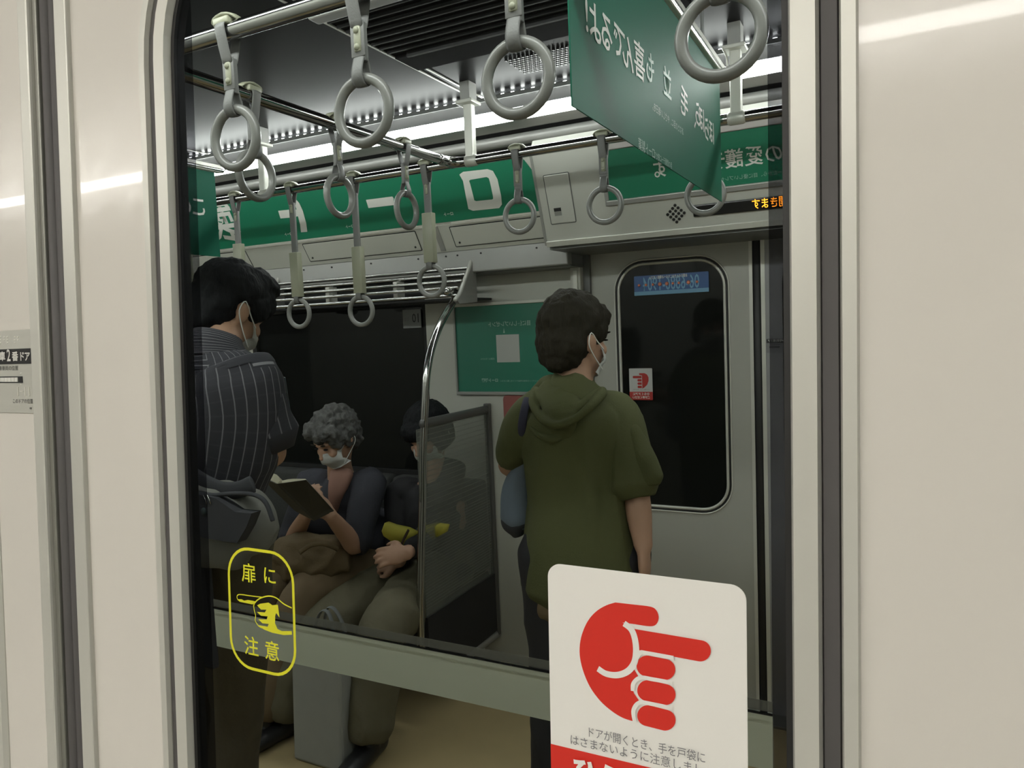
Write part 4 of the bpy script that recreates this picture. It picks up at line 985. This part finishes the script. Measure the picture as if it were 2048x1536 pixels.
def mask_on(root, c, F, m=M_mask):
    bm = bmesh.new(); n = 9
    P = []
    for i in range(n):
        row = []
        for j in range(9):
            a = (i / (n - 1) - .5) * 2; b = j / 8
            x = a * .066; y = .098 - .052 * abs(a) ** 2.2 - .012 * (2 * b - 1) ** 2 - (0.018 * b if b > 0.5 else 0) + 0.010 * max(0, 1 - abs(a) * 3) * (1 - b)
            z = -.020 - b * (.088 - .020 * a * a) - .006 * a * a
            row.append(bm.verts.new(c + F @ (V((x, y, z)) * K)))
        P.append(row)
    for i in range(n - 1):
        for j in range(8): bm.faces.new((P[i][j], P[i + 1][j], P[i + 1][j + 1], P[i][j + 1]))
    r_ = bmesh.ops.solidify(bm, geom=list(bm.faces), thickness=0.003)
    mk = obj('face_mask', bm, m, root, True)
    for s in (-1, 1):
        pts = [c + F @ (V(p) * K) for p in ((s * .064, .046, -.030), (s * .074, .015, -.012), (s * .086, -.022, .012), (s * .087, -.030, -.018), (s * .076, .0, -.050), (s * .060, .048, -.086))]
        obj('ear_loop', T(pts, 0.0018, 6), m, mk, True)
    return mk
def hair_on(root, c, F, m, lumps, amp=0.006, vox=0.007, sc_=26):
    bm = bmesh.new()
    for p, r_ in lumps: ell(bm, c + F @ (V(p) * K), [k * K for k in r_], F, 20)
    Fi = F.transposed()
    def fn(p, n):
        q = Fi @ (p - c); return amp * noise.noise(V((q.x * sc_ * 2.2, q.y * sc_ * 1.2, q.z * sc_ * 0.6))) + amp * .6 * noise.noise(q * 70)
    return voxel('hair', bm, vox, m, root, 2, fn)
def eyes_on(root, c, F, dy=0.0):
    for s in (-1, 1):
        bm = bmesh.new(); ell(bm, c + F @ (V((s * .030, .0815, -.003)) * K), [.0135 * K, .006 * K, .0028 * K], F, 12); obj('eyelid_line', bm, M_hair, root, True)
        bm = bmesh.new(); ell(bm, c + F @ (V((s * .031, .087, .018)) * K), [.017 * K, .005 * K, .0032 * K], F @ Matrix.Rotation(s * -0.12, 3, 'Y'), 12); obj('eyebrow', bm, M_hairb, root, True)

# ---------------------------------------------------------------- A: man in the striped shirt, standing at the left edge
YA = 1.52
Z3 = V((0, 0, 1))
tfA = V((0.10, 0.99)); 
hA = at(463, 622, Y=1.56)
J = dict(head=hA, neck=at(432, 712, Y=1.46), chest=at(452, 830, Y=1.46), pelvis=at(420, 1030, Y=1.46),
         shR=at(506, 792, Y=1.47), elR=at(543, 908, Y=1.50), wrR=at(545, 800, Y=1.80), shL=at(350, 772, Y=1.42), elL=at(345, 900, Y=1.50), wrL=at(440, 830, Y=1.84),
         hdR=(V((-.25, .35, .9)), V((.9, .2, .0)), -1, 0.55), hdL=(V((.5, .4, .7)), V((-.9, .2, .0)), 1, 0.5))
pv = J['pelvis']
for s, k_ in (('R', 1), ('L', -1)):
    J['hip' + s] = pv + V((k_ * .085, 0, -.06)); J['kn' + s] = V((pv.x - .09 + k_ * .065, YA + .01, .53)); J['an' + s] = V((pv.x - .12 + k_ * .07, YA - .03, .09))
pa, F, r = person('standing man in dark striped short-sleeve shirt, head bent, at the left edge of the glass', J, tfA, (0.15, 0.98), 0.50)
def grow(lst, d): return [(a + d, b + d) for a, b in lst]
nb, che, pel = J['neck'], J['chest'], J['pelvis']
tp = [pel + Z3 * -.03, pel + Z3 * .10, pel.lerp(che, .6), che + Z3 * .0, che.lerp(nb, .45), nb + Z3 * -.055, nb + Z3 * -.015, nb + Z3 * .015]
tr = [(.168, .135), (.168, .128), (.175, .130), (.190, .140), (.195, .130), (.170, .100), (.125, .085), (.078, .07)]
bm = T(tp, tr, 56, side=r, uv=True, sub=6); shirt = obj('shirt', bm, M_str, pa, True)
def wrinkle(o, amp, sc_=9, st=(1, 1, .5)):
    f = folds(amp, sc_, st); me = o.data; nn = [v.normal.copy() for v in me.vertices]
    for v, n_ in zip(me.vertices, nn): v.co += n_ * f(v.co, n_)
wrinkle(shirt, 0.010, 8)
bm = T(tp[3:], grow(tr[3:], .004), 56, side=r, uv=True, sub=8)
cut = che.z + 0.13
for v in list(bm.verts):
    if v.co.z < cut: bm.verts.remove(v)
yk = obj('yoke', bm, M_yoke, shirt, True); wrinkle(yk, 0.004, 8)
obj('collar', T([nb + Z3 * .0 - V((0, .005, 0)), nb + Z3 * .03, nb + Z3 * .055 + V((0, .01, 0))], [(.088, .080), (.078, .074), (.070, .066)], 40, side=r, uv=True, cap=False), M_yoke, shirt, True)
for s in 'RL':
    sh, el = J['sh' + s], J['el' + s]
    bm = T([nb.lerp(sh, .62) + Z3 * -.01, sh + Z3 * -.005, sh.lerp(el, .40), sh.lerp(el, .66)], [(.075, .075), (.082, .082), (.086, .080), (.092, .082)], 40, side=(0, 1, 0), uv=True)
    o = obj('sleeve', bm, M_strs, shirt, True); wrinkle(o, 0.008, 10)
def legs(root, J, m, name='trousers', rr=(.115, .098, .078, .074, .070), waist=(.16, .12), r=V((1, 0, 0)), hem=0.05, amp=.007, vox=.010):
    bm = bmesh.new(); pel = J['pelvis']
    for s in 'RL':
        hp_, kn, an = J['hip' + s], J['kn' + s], J['an' + s]
        p = leg_pts(hp_, kn, an + Z3 * hem)
        sweep(bm, p, [k * K for k in rr], 18)
    up = (J['chest'] - pel).normalized()
    sweep(bm, [pel - up * .08, pel + up * .02, pel + up * .10], [(waist[0] * .98, waist[1]), waist, (waist[0] * .9, waist[1] * .9)], 22, side=r)
    return voxel(name, bm, vox, m, root, 3, folds(amp, 9, (1, 1, .6)))
legs(pa, J, mat('dark_brown_trouser_cloth', (0.060, 0.050, 0.030), .85, noise_amt=.15, bump=.2, bscale=60), rr=(.10, .085, .07, .066, .064), waist=(.145, .115))
shoe('shoe', J['anR'], tfA, pa); shoe('shoe', J['anL'], tfA, pa)
hair_on(pa, hA, F, M_hair, [((0, -.018, .048), (.090, .104, .088)), ((0, -.055, -.005), (.080, .062, .085)), ((0, .050, .055), (.072, .055, .050)), ((.055, .030, .020), (.030, .040, .040)), ((-.055, .030, .020), (.030, .040, .040)), ((0, -.070, -.052), (.058, .036, .050)), ((.02, .03, .10), (.05, .07, .035))], .008)
mask_on(pa, hA, F)
# phone in his hand
ph = empty('phone', (0, 0, 0), 'small phone edge showing past the striped-shirt man\'s shoulder', 'phone')
c = at(557, 782, Y=1.86); mx = Matrix.Translation(c) @ Matrix.Rotation(0.5, 4, 'X') @ Matrix.Rotation(0.35, 4, 'Y')
obj('case', B((-.036, -.005, -.07), (.036, .005, .07), 0.004, mx), mat('blue_grey_case', (0.06, 0.085, 0.10), 0.3), ph)
obj('screen', B((-.032, .0052, -.065), (.032, .0060, .065), 0, mx), mat('phone_glass', (0.02, 0.03, 0.04), 0.1), ph)
# shoulder bag on his right hip
bg = empty('shoulder_bag', (0, 0, 0), 'grey shoulder bag with a charcoal flap on the striped-shirt man\'s hip', 'bag')
bc_ = at(440, 1050, Y=1.31)
bm = bmesh.new(); sweep(bm, [bc_ + V((-.13, 0, -.01)), bc_ + V((-.08, -.005, 0)), bc_ + V((.03, 0, .0)), bc_ + V((.095, .02, -.01)), bc_ + V((.125, .035, -.03))], [(.045, .095), (.055, .110), (.058, .110), (.050, .095), (.03, .06)], 24, side=(0, 1, 0), superq=2.6)
voxel('bag_body', bm, .008, mat('grey_bag_cloth', (0.15, 0.15, 0.135), 0.85, noise_amt=.1), bg, 2, folds(.006, 12))
flp = [at(*p, Y=1.235) for p in ((372, 985), (430, 996), (470, 1024), (503, 1027), (492, 1055), (474, 1086), (420, 1078), (372, 1068))]
bm = bmesh.new(); cc = sum(flp, V()) / len(flp)
va = [bm.verts.new(p) for p in flp]; vb = [bm.verts.new(p + V((0, .03, 0))) for p in flp]; bm.faces.new(va); bm.faces.new(vb[::-1])
for i in range(len(va)): bm.faces.new((va[i], va[(i + 1) % len(va)], vb[(i + 1) % len(va)], vb[i]))
obj('flap', bm, mat('charcoal_cloth', (0.035, 0.036, 0.042), 0.85, noise_amt=.1), bg)
obj('top_zip', T([at(*p, Y=1.25) for p in ((372, 983), (420, 990), (470, 987), (510, 990), (532, 1006), (545, 1040))], .0055, 8), MATS['charcoal_cloth'], bg, True)
obj('waist_strap', T([at(*p, Y=1.28) for p in ((370, 935), (400, 958), (440, 978), (475, 980), (505, 968))], [(.006, .022)] * 5, 10, side=(0, 1, 0)), MATS['charcoal_cloth'], bg, True)
obj('lower_strap', T([at(*p, Y=1.25) for p in ((372, 1058), (410, 1072), (450, 1082), (478, 1086))], .003, 6), mat('thin_grey_strap', (0.09, 0.09, 0.09), .7), bg, True)
for px in (407, 415): obj('metal_hook', T([at(px, 990, Y=1.235), at(px + 4, 1000, Y=1.23), at(px + 7, 1008, Y=1.235)], .0016, 6), M_chrome, bg, True)
bm = bmesh.new(); ell(bm, at(408, 1023, Y=1.235), (.010, .004, .010), seg=10); obj('clasp', bm, mat('teal_grey_metal', (0.10, 0.14, 0.14), .3, .6), bg, True)
obj('side_strap', B(tuple(at(384, 1330, Y=1.32)), tuple(at(384, 1330, Y=1.32) + V((.085, .02, .50))), .006), M_blk, bg)

# ---------------------------------------------------------------- D: person in the olive hooded tunic
YD = 2.10
tfD = V((-0.30, 0.95))
hD = at(1152, 676, Y=YD)
J = dict(head=hD, neck=at(1146, 772, Y=YD - .02), chest=at(1150, 880, Y=YD - .01), pelvis=at(1166, 1070, Y=YD),
         shL=at(1068, 822, Y=YD - .03), elL=at(1020, 930, Y=YD - .01), wrL=at(1045, 860, Y=YD + .26), shR=at(1238, 832, Y=YD + .03), elR=at(1272, 985, Y=YD), wrR=at(1287, 1096, Y=YD - .04),
         hdR=(V((.02, .05, -1)), V((.9, .1, 0)), -1, 0.30), hdL=(V((.1, .3, .9)), V((-.9, .2, 0)), 1, 0.6))
pv = J['pelvis']; rD = V((tfD.y, -tfD.x, 0)).normalized()
for s, k_ in (('R', 1), ('L', -1)):
    J['hip' + s] = pv + rD * (k_ * .09) + Z3 * -.05; J['kn' + s] = V((pv.x, pv.y, .50)) + rD * (k_ * .10); J['an' + s] = V((pv.x, pv.y - .03, .09)) + rD * (k_ * .10)
pd, F, r = person('standing person in an olive hooded tunic seen from behind, beside the far door', J, tfD, (0.443, 0.897), 0.08, M_skin2)
nb, che, pel = J['neck'], J['chest'], J['pelvis']
bm = bmesh.new()
sweep(bm, [pel + Z3 * -.155, pel + Z3 * -.05, pel + Z3 * .08, pel.lerp(che, .55), che, che.lerp(nb, .5), nb + Z3 * -.035, nb + Z3 * .0], [(.192, .165), (.182, .155), (.168, .14), (.155, .125), (.16, .125), (.155, .115), (.095, .08), (.068, .066)], 40, side=r)
for s in 'RL':
    sh, el = J['sh' + s], J['el' + s]; q = .90 if s == 'R' else .80
    sweep(bm, [nb.lerp(sh, .6) + Z3 * -.02, sh + Z3 * -.005, sh.lerp(el, .4), sh.lerp(el, q)], [(.060, .055), (.066, .062), (.072, .066), (.085, .070) if s == 'R' else (.060, .052)], 20, side=(0, 1, 0))
tun = voxel('hooded_tunic', bm, .0075, M_olive, pd, 3, folds(.011, 7, (1.2, 1.2, .38)))
# right sleeve flares away from the arm
bm = bmesh.new(); P = [at(1262, 858, Y=YD), at(1275, 905, Y=YD), at(1292, 962, Y=YD - .02)]
sweep(bm, P, [(.030, .030), (.044, .038), (.055, .032)], 16, side=(1, 0, 0)); voxel('sleeve_flare', bm, .007, M_olive, tun, 2, folds(.004, 14))
# hood: two drooping rolls and the folded pocket between them
bm = bmesh.new(); YH = YD - .135
def hp3(px, py, dy=0.0): return at(px, py, Y=YH + dy)
sweep(bm, [hp3(1068, 785, .07), hp3(1066, 806, .03), hp3(1078, 830, 0), hp3(1098, 846, -.025), hp3(1122, 849, -.03), hp3(1150, 838, -.02), hp3(1178, 815, .0), hp3(1200, 792, .05), hp3(1205, 782, .08)], [.009, .012, .012, .011, .011, .011, .012, .014, .012], 10)
sweep(bm, [hp3(1062, 838, .05), hp3(1070, 862, .01), hp3(1090, 876, -.01), hp3(1112, 879, -.01), hp3(1135, 872, .01)], [.008, .010, .010, .009, .006], 10)
sweep(bm, [hp3(1070, 782, .09), hp3(1085, 800, .05), hp3(1100, 818, .02), hp3(1114, 830, -.01)], [.014, .015, .012, .008], 10)
sweep(bm, [hp3(1205, 782, .10), hp3(1180, 800, .05), hp3(1150, 822, .01), hp3(1118, 836, -.01)], [.014, .016, .015, .010], 10)
sweep(bm, [hp3(1105, 776, .10), hp3(1120, 800, .045), hp3(1125, 830, .00), hp3(1118, 862, .005), hp3(1110, 876, .01)], [(.05, .03), (.058, .026), (.050, .020), (.040, .018), (.02, .01)], 16, side=(1, 0, 0))
sweep(bm, [hp3(1075, 782, .16), hp3(1095, 766, .12), hp3(1130, 764, .09), hp3(1165, 770, .10), hp3(1198, 784, .15)], [.018, .022, .022, .020, .016], 12)
voxel('hood', bm, .0045, M_olive, tun, 1, folds(.003, 18))
bm = bmesh.new(); sweep(bm, [pel + Z3 * -.215, pel + Z3 * -.15, pel + Z3 * -.05], [(.172, .15), (.168, .145), (.15, .13)], 36, side=r)
voxel('underlayer', bm, .009, M_tan, pd, 2, folds(.008, 8, (1.4, 1.4, .25)))
legs(pd, J, M_blk, rr=(.105, .09, .078, .075, .072), waist=(.14, .115), r=r)
shoe('shoe', J['anR'], tfD, pd); shoe('shoe', J['anL'], tfD, pd)
hair_on(pd, hD, F, M_hairb, [((0, -.018, .046), (.090, .104, .090)), ((0, -.050, -.010), (.084, .068, .088)), ((0, .045, .060), (.074, .055, .045)), ((-.050, -.030, -.035), (.045, .060, .060)), ((.055, .020, .022), (.030, .040, .040)), ((0, -.068, -.060), (.058, .035, .040))], .007)
mask_on(pd, hD, F); eyes_on(pd, hD, F)
tb = empty('tote_bag', (0, 0, 0), 'pale blue tote bag with dark base hanging under the hooded person\'s left arm', 'bag')
bm = bmesh.new(); Yt = YD - .02
sweep(bm, [at(1058, 895, Y=Yt), at(1044, 935, Y=Yt), at(1034, 980, Y=Yt), at(1034, 1036, Y=Yt)], [(.012, .02), (.030, .035), (.045, .045), (.052, .050)], 20, side=(1, 0, 0)); voxel('bag_body', bm, .007, mat('pale_blue_canvas', (0.13, 0.165, 0.21), .8, noise_amt=.08), tb, 2, folds(.005, 12))
bm = bmesh.new(); sweep(bm, [at(1034, 1032, Y=Yt), at(1033, 1050, Y=Yt), at(1036, 1066, Y=Yt)], [(.053, .051), (.050, .045), (.022, .03)], 20, side=(1, 0, 0)); voxel('bag_base', bm, .007, mat('dark_slate_canvas', (0.035, 0.038, 0.048), .8), tb, 2)
obj('strap', T([at(1052, 900, Y=Yt - .03), at(1044, 860, Y=Yt - .085), at(1050, 815, Y=Yt - .09), at(1058, 792, Y=Yt - .03), at(1062, 800, Y=Yt + .06)], (.014, .004), 8, side=(1, 0, 0)), mat('navy_strap', (0.03, 0.03, 0.055), .8), tb, True)

# ---------------------------------------------------------------- B: seated reader with grey hair
hB = at(670, 876, Y=2.56)
X0 = hB.x
J = dict(head=hB, neck=at(684, 955, Y=2.64), chest=at(672, 1040, Y=2.68), pelvis=V((X0 + .0, 2.82, .58)),
         shR=at(622, 968, Y=2.62), elR=at(585, 1080, Y=2.50), wrR=at(612, 1030, Y=2.32), shL=at(740, 968, Y=2.66), elL=at(712, 1092, Y=2.48), wrL=at(660, 1030, Y=2.30),
         hdL=(V((-.5, -.1, .45)), V((.3, -.85, .2)), -1, 0.5), hdR=(V((.25, -.15, .6)), V((-.4, -.85, .2)), 1, 0.5))
for s, k_ in (('R', -1), ('L', 1)):
    J['hip' + s] = J['pelvis'] + V((k_ * .09, -.03, -.03)); J['kn' + s] = V((X0 - .10 + k_ * .10, 2.33, .56)); J['an' + s] = V((X0 - .16 + k_ * .10, 2.10, .09))
pb, F, r = person('seated grey-haired person in white mask and navy jacket, reading a book', J, (0, -1), (-0.20, -1), 0.42, M_skin2)
nb, che, pel = J['neck'], J['chest'], J['pelvis']
bm = bmesh.new()
sweep(bm, [pel - Z3 * .06, pel + Z3 * .06, pel.lerp(che, .5), che, che.lerp(nb, .5), nb + Z3 * -.05, nb + Z3 * -.01], [(.20, .15), (.195, .15), (.185, .14), (.195, .145), (.19, .125), (.125, .09), (.07, .065)], 32, side=(1, 0, 0))
for s in 'RL':
    sh, el = J['sh' + s], J['el' + s]
    sweep(bm, [nb.lerp(sh, .6) + Z3 * -.02, sh, sh.lerp(el, .5), sh.lerp(el, .96)], [(.07, .065), (.075, .072), (.070, .066), (.066, .060)], 18, side=(0, 1, 0))
voxel('jacket', bm, .009, M_navy, pb, 2, folds(.010, 9, (1, 1, .5)))
bm = bmesh.new(); P = [at(684, 945, Y=2.585), at(678, 965, Y=2.565), at(672, 990, Y=2.55), at(668, 1020, Y=2.56)]
sweep(bm, P, [(.060, .035), (.052, .035), (.036, .03), (.016, .02)], 16, side=(1, 0, 0)); voxel('inner_top', bm, .007, M_pink, pb, 2, folds(.004, 14))
legs(pb, J, M_tan, rr=(.11, .10, .082, .078, .070), waist=(.17, .14))
shoe('shoe', J['anR'], (-.1, -1), pb); shoe('shoe', J['anL'], (.0, -1), pb)
hair_on(pb, hB, F, M_hairg, [((0, -.018, .048), (.088, .104, .086)), ((0, -.055, .0), (.080, .060, .085)), ((-.03, .062, .062), (.055, .040, .036)), ((.035, .055, .070), (.050, .046, .036)), ((-.068, .040, .035), (.028, .036, .045)), ((.076, -.012, .015), (.022, .045, .045)), ((-.076, -.012, .015), (.022, .045, .045))], .017)
mask_on(pb, hB, F); eyes_on(pb, hB, F)
# open book
bk = empty('open_book', (0, 0, 0), 'open book with dark covers and cream pages held by the grey-haired reader', 'book')
S0, S1 = at(553, 968, Y=2.14), at(628, 1042, Y=2.24)
R0, R1 = at(612, 960, Y=2.20), at(668, 1022, Y=2.30); L0, L1 = at(516, 950, Y=2.22), at(590, 1022, Y=2.32)
def slab(name, q, th, m, par, sh=0.0, ins=0.0):
    a, b, c, d = q; n = (b - a).cross(d - a).normalized()
    if n.y < 0: n = -n
    cen = (a + b + c + d) / 4; q = [p.lerp(cen, ins) + n * sh for p in q]
    bm = bmesh.new(); va = [bm.verts.new(p) for p in q]; vb = [bm.verts.new(p + n * th) for p in q]
    bm.faces.new(va); bm.faces.new(vb[::-1])
    for i in range(4): bm.faces.new((va[i], va[(i + 1) % 4], vb[(i + 1) % 4], vb[i]))
    return obj(name, bm, m, par)
M_cov = mat('dark_book_cover', (0.030, 0.026, 0.016), 0.5, noise_amt=.2); M_page = mat('cream_pages', (0.48, 0.45, 0.33), 0.8, noise_amt=.06, scale=200, stretch=(.1, .1, 1))
slab('cover', (S0, R0, R1, S1), .003, M_cov, bk); slab('cover', (S0, L0, L1, S1), .003, M_cov, bk)
def pages(S0, E0, E1, S1, h, nseg=6):
    """curved page block over a cover"""
    n = (E0 - S0).cross(S1 - S0).normalized()
    if n.y < 0: n = -n
    bm = bmesh.new(); top = []; bot = []
    for e, s_ in ((E0, S0), (E1, S1)):
        a, b = [], []
        for i in range(nseg + 1):
            t = i / nseg; base = s_.lerp(e, t * .97) + n * .003
            a.append(bm.verts.new(base + n * (h * (0.35 + 1.3 * math.sin(PI * min(1, t * .9 + .08)) * (1 - .55 * t))))); b.append(bm.verts.new(base))
        top.append(a); bot.append(b)
    for i in range(nseg):
        bm.faces.new((top[0][i], top[0][i + 1], top[1][i + 1], top[1][i])); bm.faces.new((bot[0][i], bot[1][i], bot[1][i + 1], bot[0][i + 1]))
        for k in (0, 1): bm.faces.new((top[k][i], bot[k][i], bot[k][i + 1], top[k][i + 1]))
    bm.faces.new((top[0][0], top[1][0], bot[1][0], bot[0][0])); bm.faces.new((top[0][-1], bot[0][-1], bot[1][-1], top[1][-1]))
    return bm
obj('page_block', pages(S0, R0, R1, S1, .022), M_page, bk, False); obj('page_block', pages(S0, L0, L1, S1, .024), M_page, bk, False)
# brown bag on the lap
lb_ = empty('brown_bag', (0, 0, 0), 'soft brown canvas bag resting on the seated reader\'s lap', 'bag')
c0, c1 = at(560, 1118, Y=2.34), at(690, 1118, Y=2.44)
bm = bmesh.new(); sweep(bm, [c0 + V((-.03, 0, 0)), c0.lerp(c1, .3), c0.lerp(c1, .7) + Z3 * .01, c1], [(.05, .07), (.085, .105), (.085, .10), (.045, .05)], 20, side=(0, 1, 0))
voxel('bag_body', bm, .009, M_brn, lb_, 3, folds(.016, 8, (1, 1, 1.6)))
obj('handle', T([at(600, 1105, Y=2.27), at(622, 1090, Y=2.25), at(650, 1088, Y=2.26), at(675, 1098, Y=2.32)], (.010, .004), 8, side=(0, 0, 1)), M_brn, lb_, True)

# ---------------------------------------------------------------- C: seated figure in black behind the pole
hC = at(856, 868, Y=2.78)
X1 = hC.x
J = dict(head=hC, neck=at(872, 960, Y=2.80), chest=at(868, 1040, Y=2.82), pelvis=V((X1 - .02, 2.86, .58)),
         shR=at(800, 985, Y=2.78), elR=at(775, 1085, Y=2.66), wrR=at(800, 1122, Y=2.52), shL=V((-1.80, 2.86, 1.02)), elL=V((-1.79, 2.70, .78)), wrL=at(815, 1106, Y=2.42),
         hdR=(V((-.75, -.10, -.1)), V((-.1, -.75, .6)), -1, 0.9), hdL=(V((-.9, -.3, -.15)), V((.2, -.8, .5)), 1, 0.32))
J['elR'] = at(800, 1090, Y=2.70)
pel = J['pelvis']
J['hipR'] = pel + V((-.09, -.03, -.03)); J['hipL'] = pel + V((.00, -.03, -.03))
J['knR'] = at(640, 1252, Y=2.30); J['knL'] = at(768, 1262, Y=2.28)
J['anR'] = at(572, 1440, Y=2.16); J['anL'] = at(738, 1455, Y=2.16); J['anR'].z = .09; J['anL'].z = .09
pc, F, r = person('seated person dressed in black with khaki trousers and white mask behind the pole', J, (0, -1), (-0.15, -1), 0.45, M_skin2, vox=.0065)
nb, che = J['neck'], J['chest']
bm = bmesh.new()
sweep(bm, [pel - Z3 * .06, pel + Z3 * .06, pel.lerp(che, .5), che, che.lerp(nb, .5), nb + Z3 * -.05, nb + Z3 * -.01], [(.155, .15), (.155, .15), (.15, .14), (.155, .145), (.155, .125), (.115, .09), (.072, .068)], 32, side=(1, 0, 0))
for s in 'RL':
    sh, el, wr = J['sh' + s], J['el' + s], J['wr' + s]
    sweep(bm, [nb.lerp(sh, .6) + Z3 * -.02, sh, sh.lerp(el, .5), el, el.lerp(wr, .85)], [(.062, .06), (.066, .064), (.066, .062), (.064, .06), (.044, .040)], 18, side=(0, 1, 0))
voxel('jacket', bm, .009, M_blk, pc, 2, folds(.008, 9, (1, 1, .5)))
legs(pc, J, M_khaki, rr=(.115, .108, .088, .088, .082), waist=(.155, .14), amp=.012)
shoe('shoe', J['anR'], (-.25, -1), pc); shoe('shoe', J['anL'], (.05, -1), pc)
hair_on(pc, hC, F, M_hair, [((0, -.018, .048), (.092, .106, .092)), ((0, -.050, -.010), (.088, .068, .090)), ((0, .060, .055), (.072, .050, .045)), ((.065, .0, -.01), (.032, .05, .06)), ((-.065, .0, -.01), (.032, .05, .06))], .007)
mask_on(pc, hC, F); eyes_on(pc, hC, F)
# yellow pouch with a dark strap
yp = empty('yellow_pouch', (0, 0, 0), 'bright yellow cloth pouch with a dark strap above the clasped hands', 'pouch')
pts = [at(*p, Y=2.48) for p in ((769, 1046), (785, 1052), (812, 1058), (828, 1066), (828, 1082), (812, 1088), (798, 1096), (786, 1084), (766, 1070), (763, 1062))]
def thick(name, pts, d, m, par):
    bm = bmesh.new(); cen = sum(pts, V()) / len(pts)
    va = [bm.verts.new(p) for p in pts]; vm = [bm.verts.new(cen + (p - cen) * .82 + V((0, -d * .5, 0))) for p in pts]; vb = [bm.verts.new(p + V((0, d, 0))) for p in pts]
    bm.faces.new(vm); bm.faces.new(vb[::-1]); n = len(pts)
    for i in range(n):
        bm.faces.new((va[i], va[(i + 1) % n], vm[(i + 1) % n], vm[i])); bm.faces.new((va[i], vb[i], vb[(i + 1) % n], va[(i + 1) % n]))
    return obj(name, bm, m, par, True)
M_ylw = mat('yellow_cloth', (0.42, 0.38, 0.045), .7, noise_amt=.08)
thick('pouch_body', pts, .03, M_ylw, yp)
obj('dark_band', T([at(817, 1060, Y=2.445), at(808, 1078, Y=2.443), at(800, 1096, Y=2.445)], (.006, .003), 8, side=(1, 0, 0)), mat('brown_band', (.05, .03, .02), .6), yp, True)
yc = empty('yellow_cloth', (0, 0, 0), 'blurred yellow cloth seen through the partition glass', 'cloth')
thick('cloth', [at(*p, Y=2.56) for p in ((846, 1054), (865, 1048), (892, 1052), (888, 1066), (868, 1078), (848, 1074))], .03, M_ylw, yc)
# pale shopping bag standing on the floor between the feet
sb = empty('shopping_bag', (0, 0, 0), 'pale grey shopping bag with a loop handle standing between the seated person\'s feet', 'bag')
b0 = at(592, 1486, Z=0.004); b1 = at(690, 1490, Z=0.004); b0.y = b1.y = 2.10
bx0, bx1 = at(594, 1300, Y=2.10).x, at(690, 1300, Y=2.10).x
M_bagg = mat('pale_grey_bag', (0.30, 0.31, 0.29), .6, noise_amt=.06)
bm = bmesh.new(); box(bm, (bx0, 2.04, .003), (bx1, 2.16, .43), None, .012)
for v in bm.verts:
    t = (v.co.z) / .43; v.co.y = 2.10 + (v.co.y - 2.10) * (1 - .55 * t); v.co.x += .01 * math.sin(v.co.z * 14)
obj('bag_body', bm, M_bagg, sb)
hx = (bx0 + bx1) / 2 + .05
for dy in (-.03, .03):
    obj('handle', T([V((hx - .055, 2.10 + dy, .41)), V((hx - .05, 2.10 + dy, .52)), V((hx - .02, 2.10 + dy * .6, .60)), V((hx + .02, 2.10 + dy * .6, .60)), V((hx + .05, 2.10 + dy, .52)), V((hx + .055, 2.10 + dy, .41))], (.010, .003), 8, side=(0, 1, 0)), mat('grey_handle', (0.15, 0.16, 0.16), .6), sb, True)
# ---- put every empty at the base of its thing
bpy.context.view_layer.update()
for o in list(sc.objects):
    if o.type == 'EMPTY' and o.parent is None:
        lo = V((1e9,) * 3); hi = V((-1e9,) * 3); kids = list(o.children); found = False
        for c in o.children_recursive:
            if c.type == 'MESH':
                for k in c.bound_box:
                    p = c.matrix_world @ V(k); found = True
                    lo = V(map(min, lo, p)); hi = V(map(max, hi, p))
        if not found: continue
        base = V(((lo.x + hi.x) / 2, (lo.y + hi.y) / 2, lo.z))
        old = o.matrix_world.copy(); new = old.copy(); new.translation = base
        rel = new.inverted() @ old
        for c in kids: c.matrix_basis = rel @ c.matrix_basis
        o.matrix_world = new
bpy.context.view_layer.update()
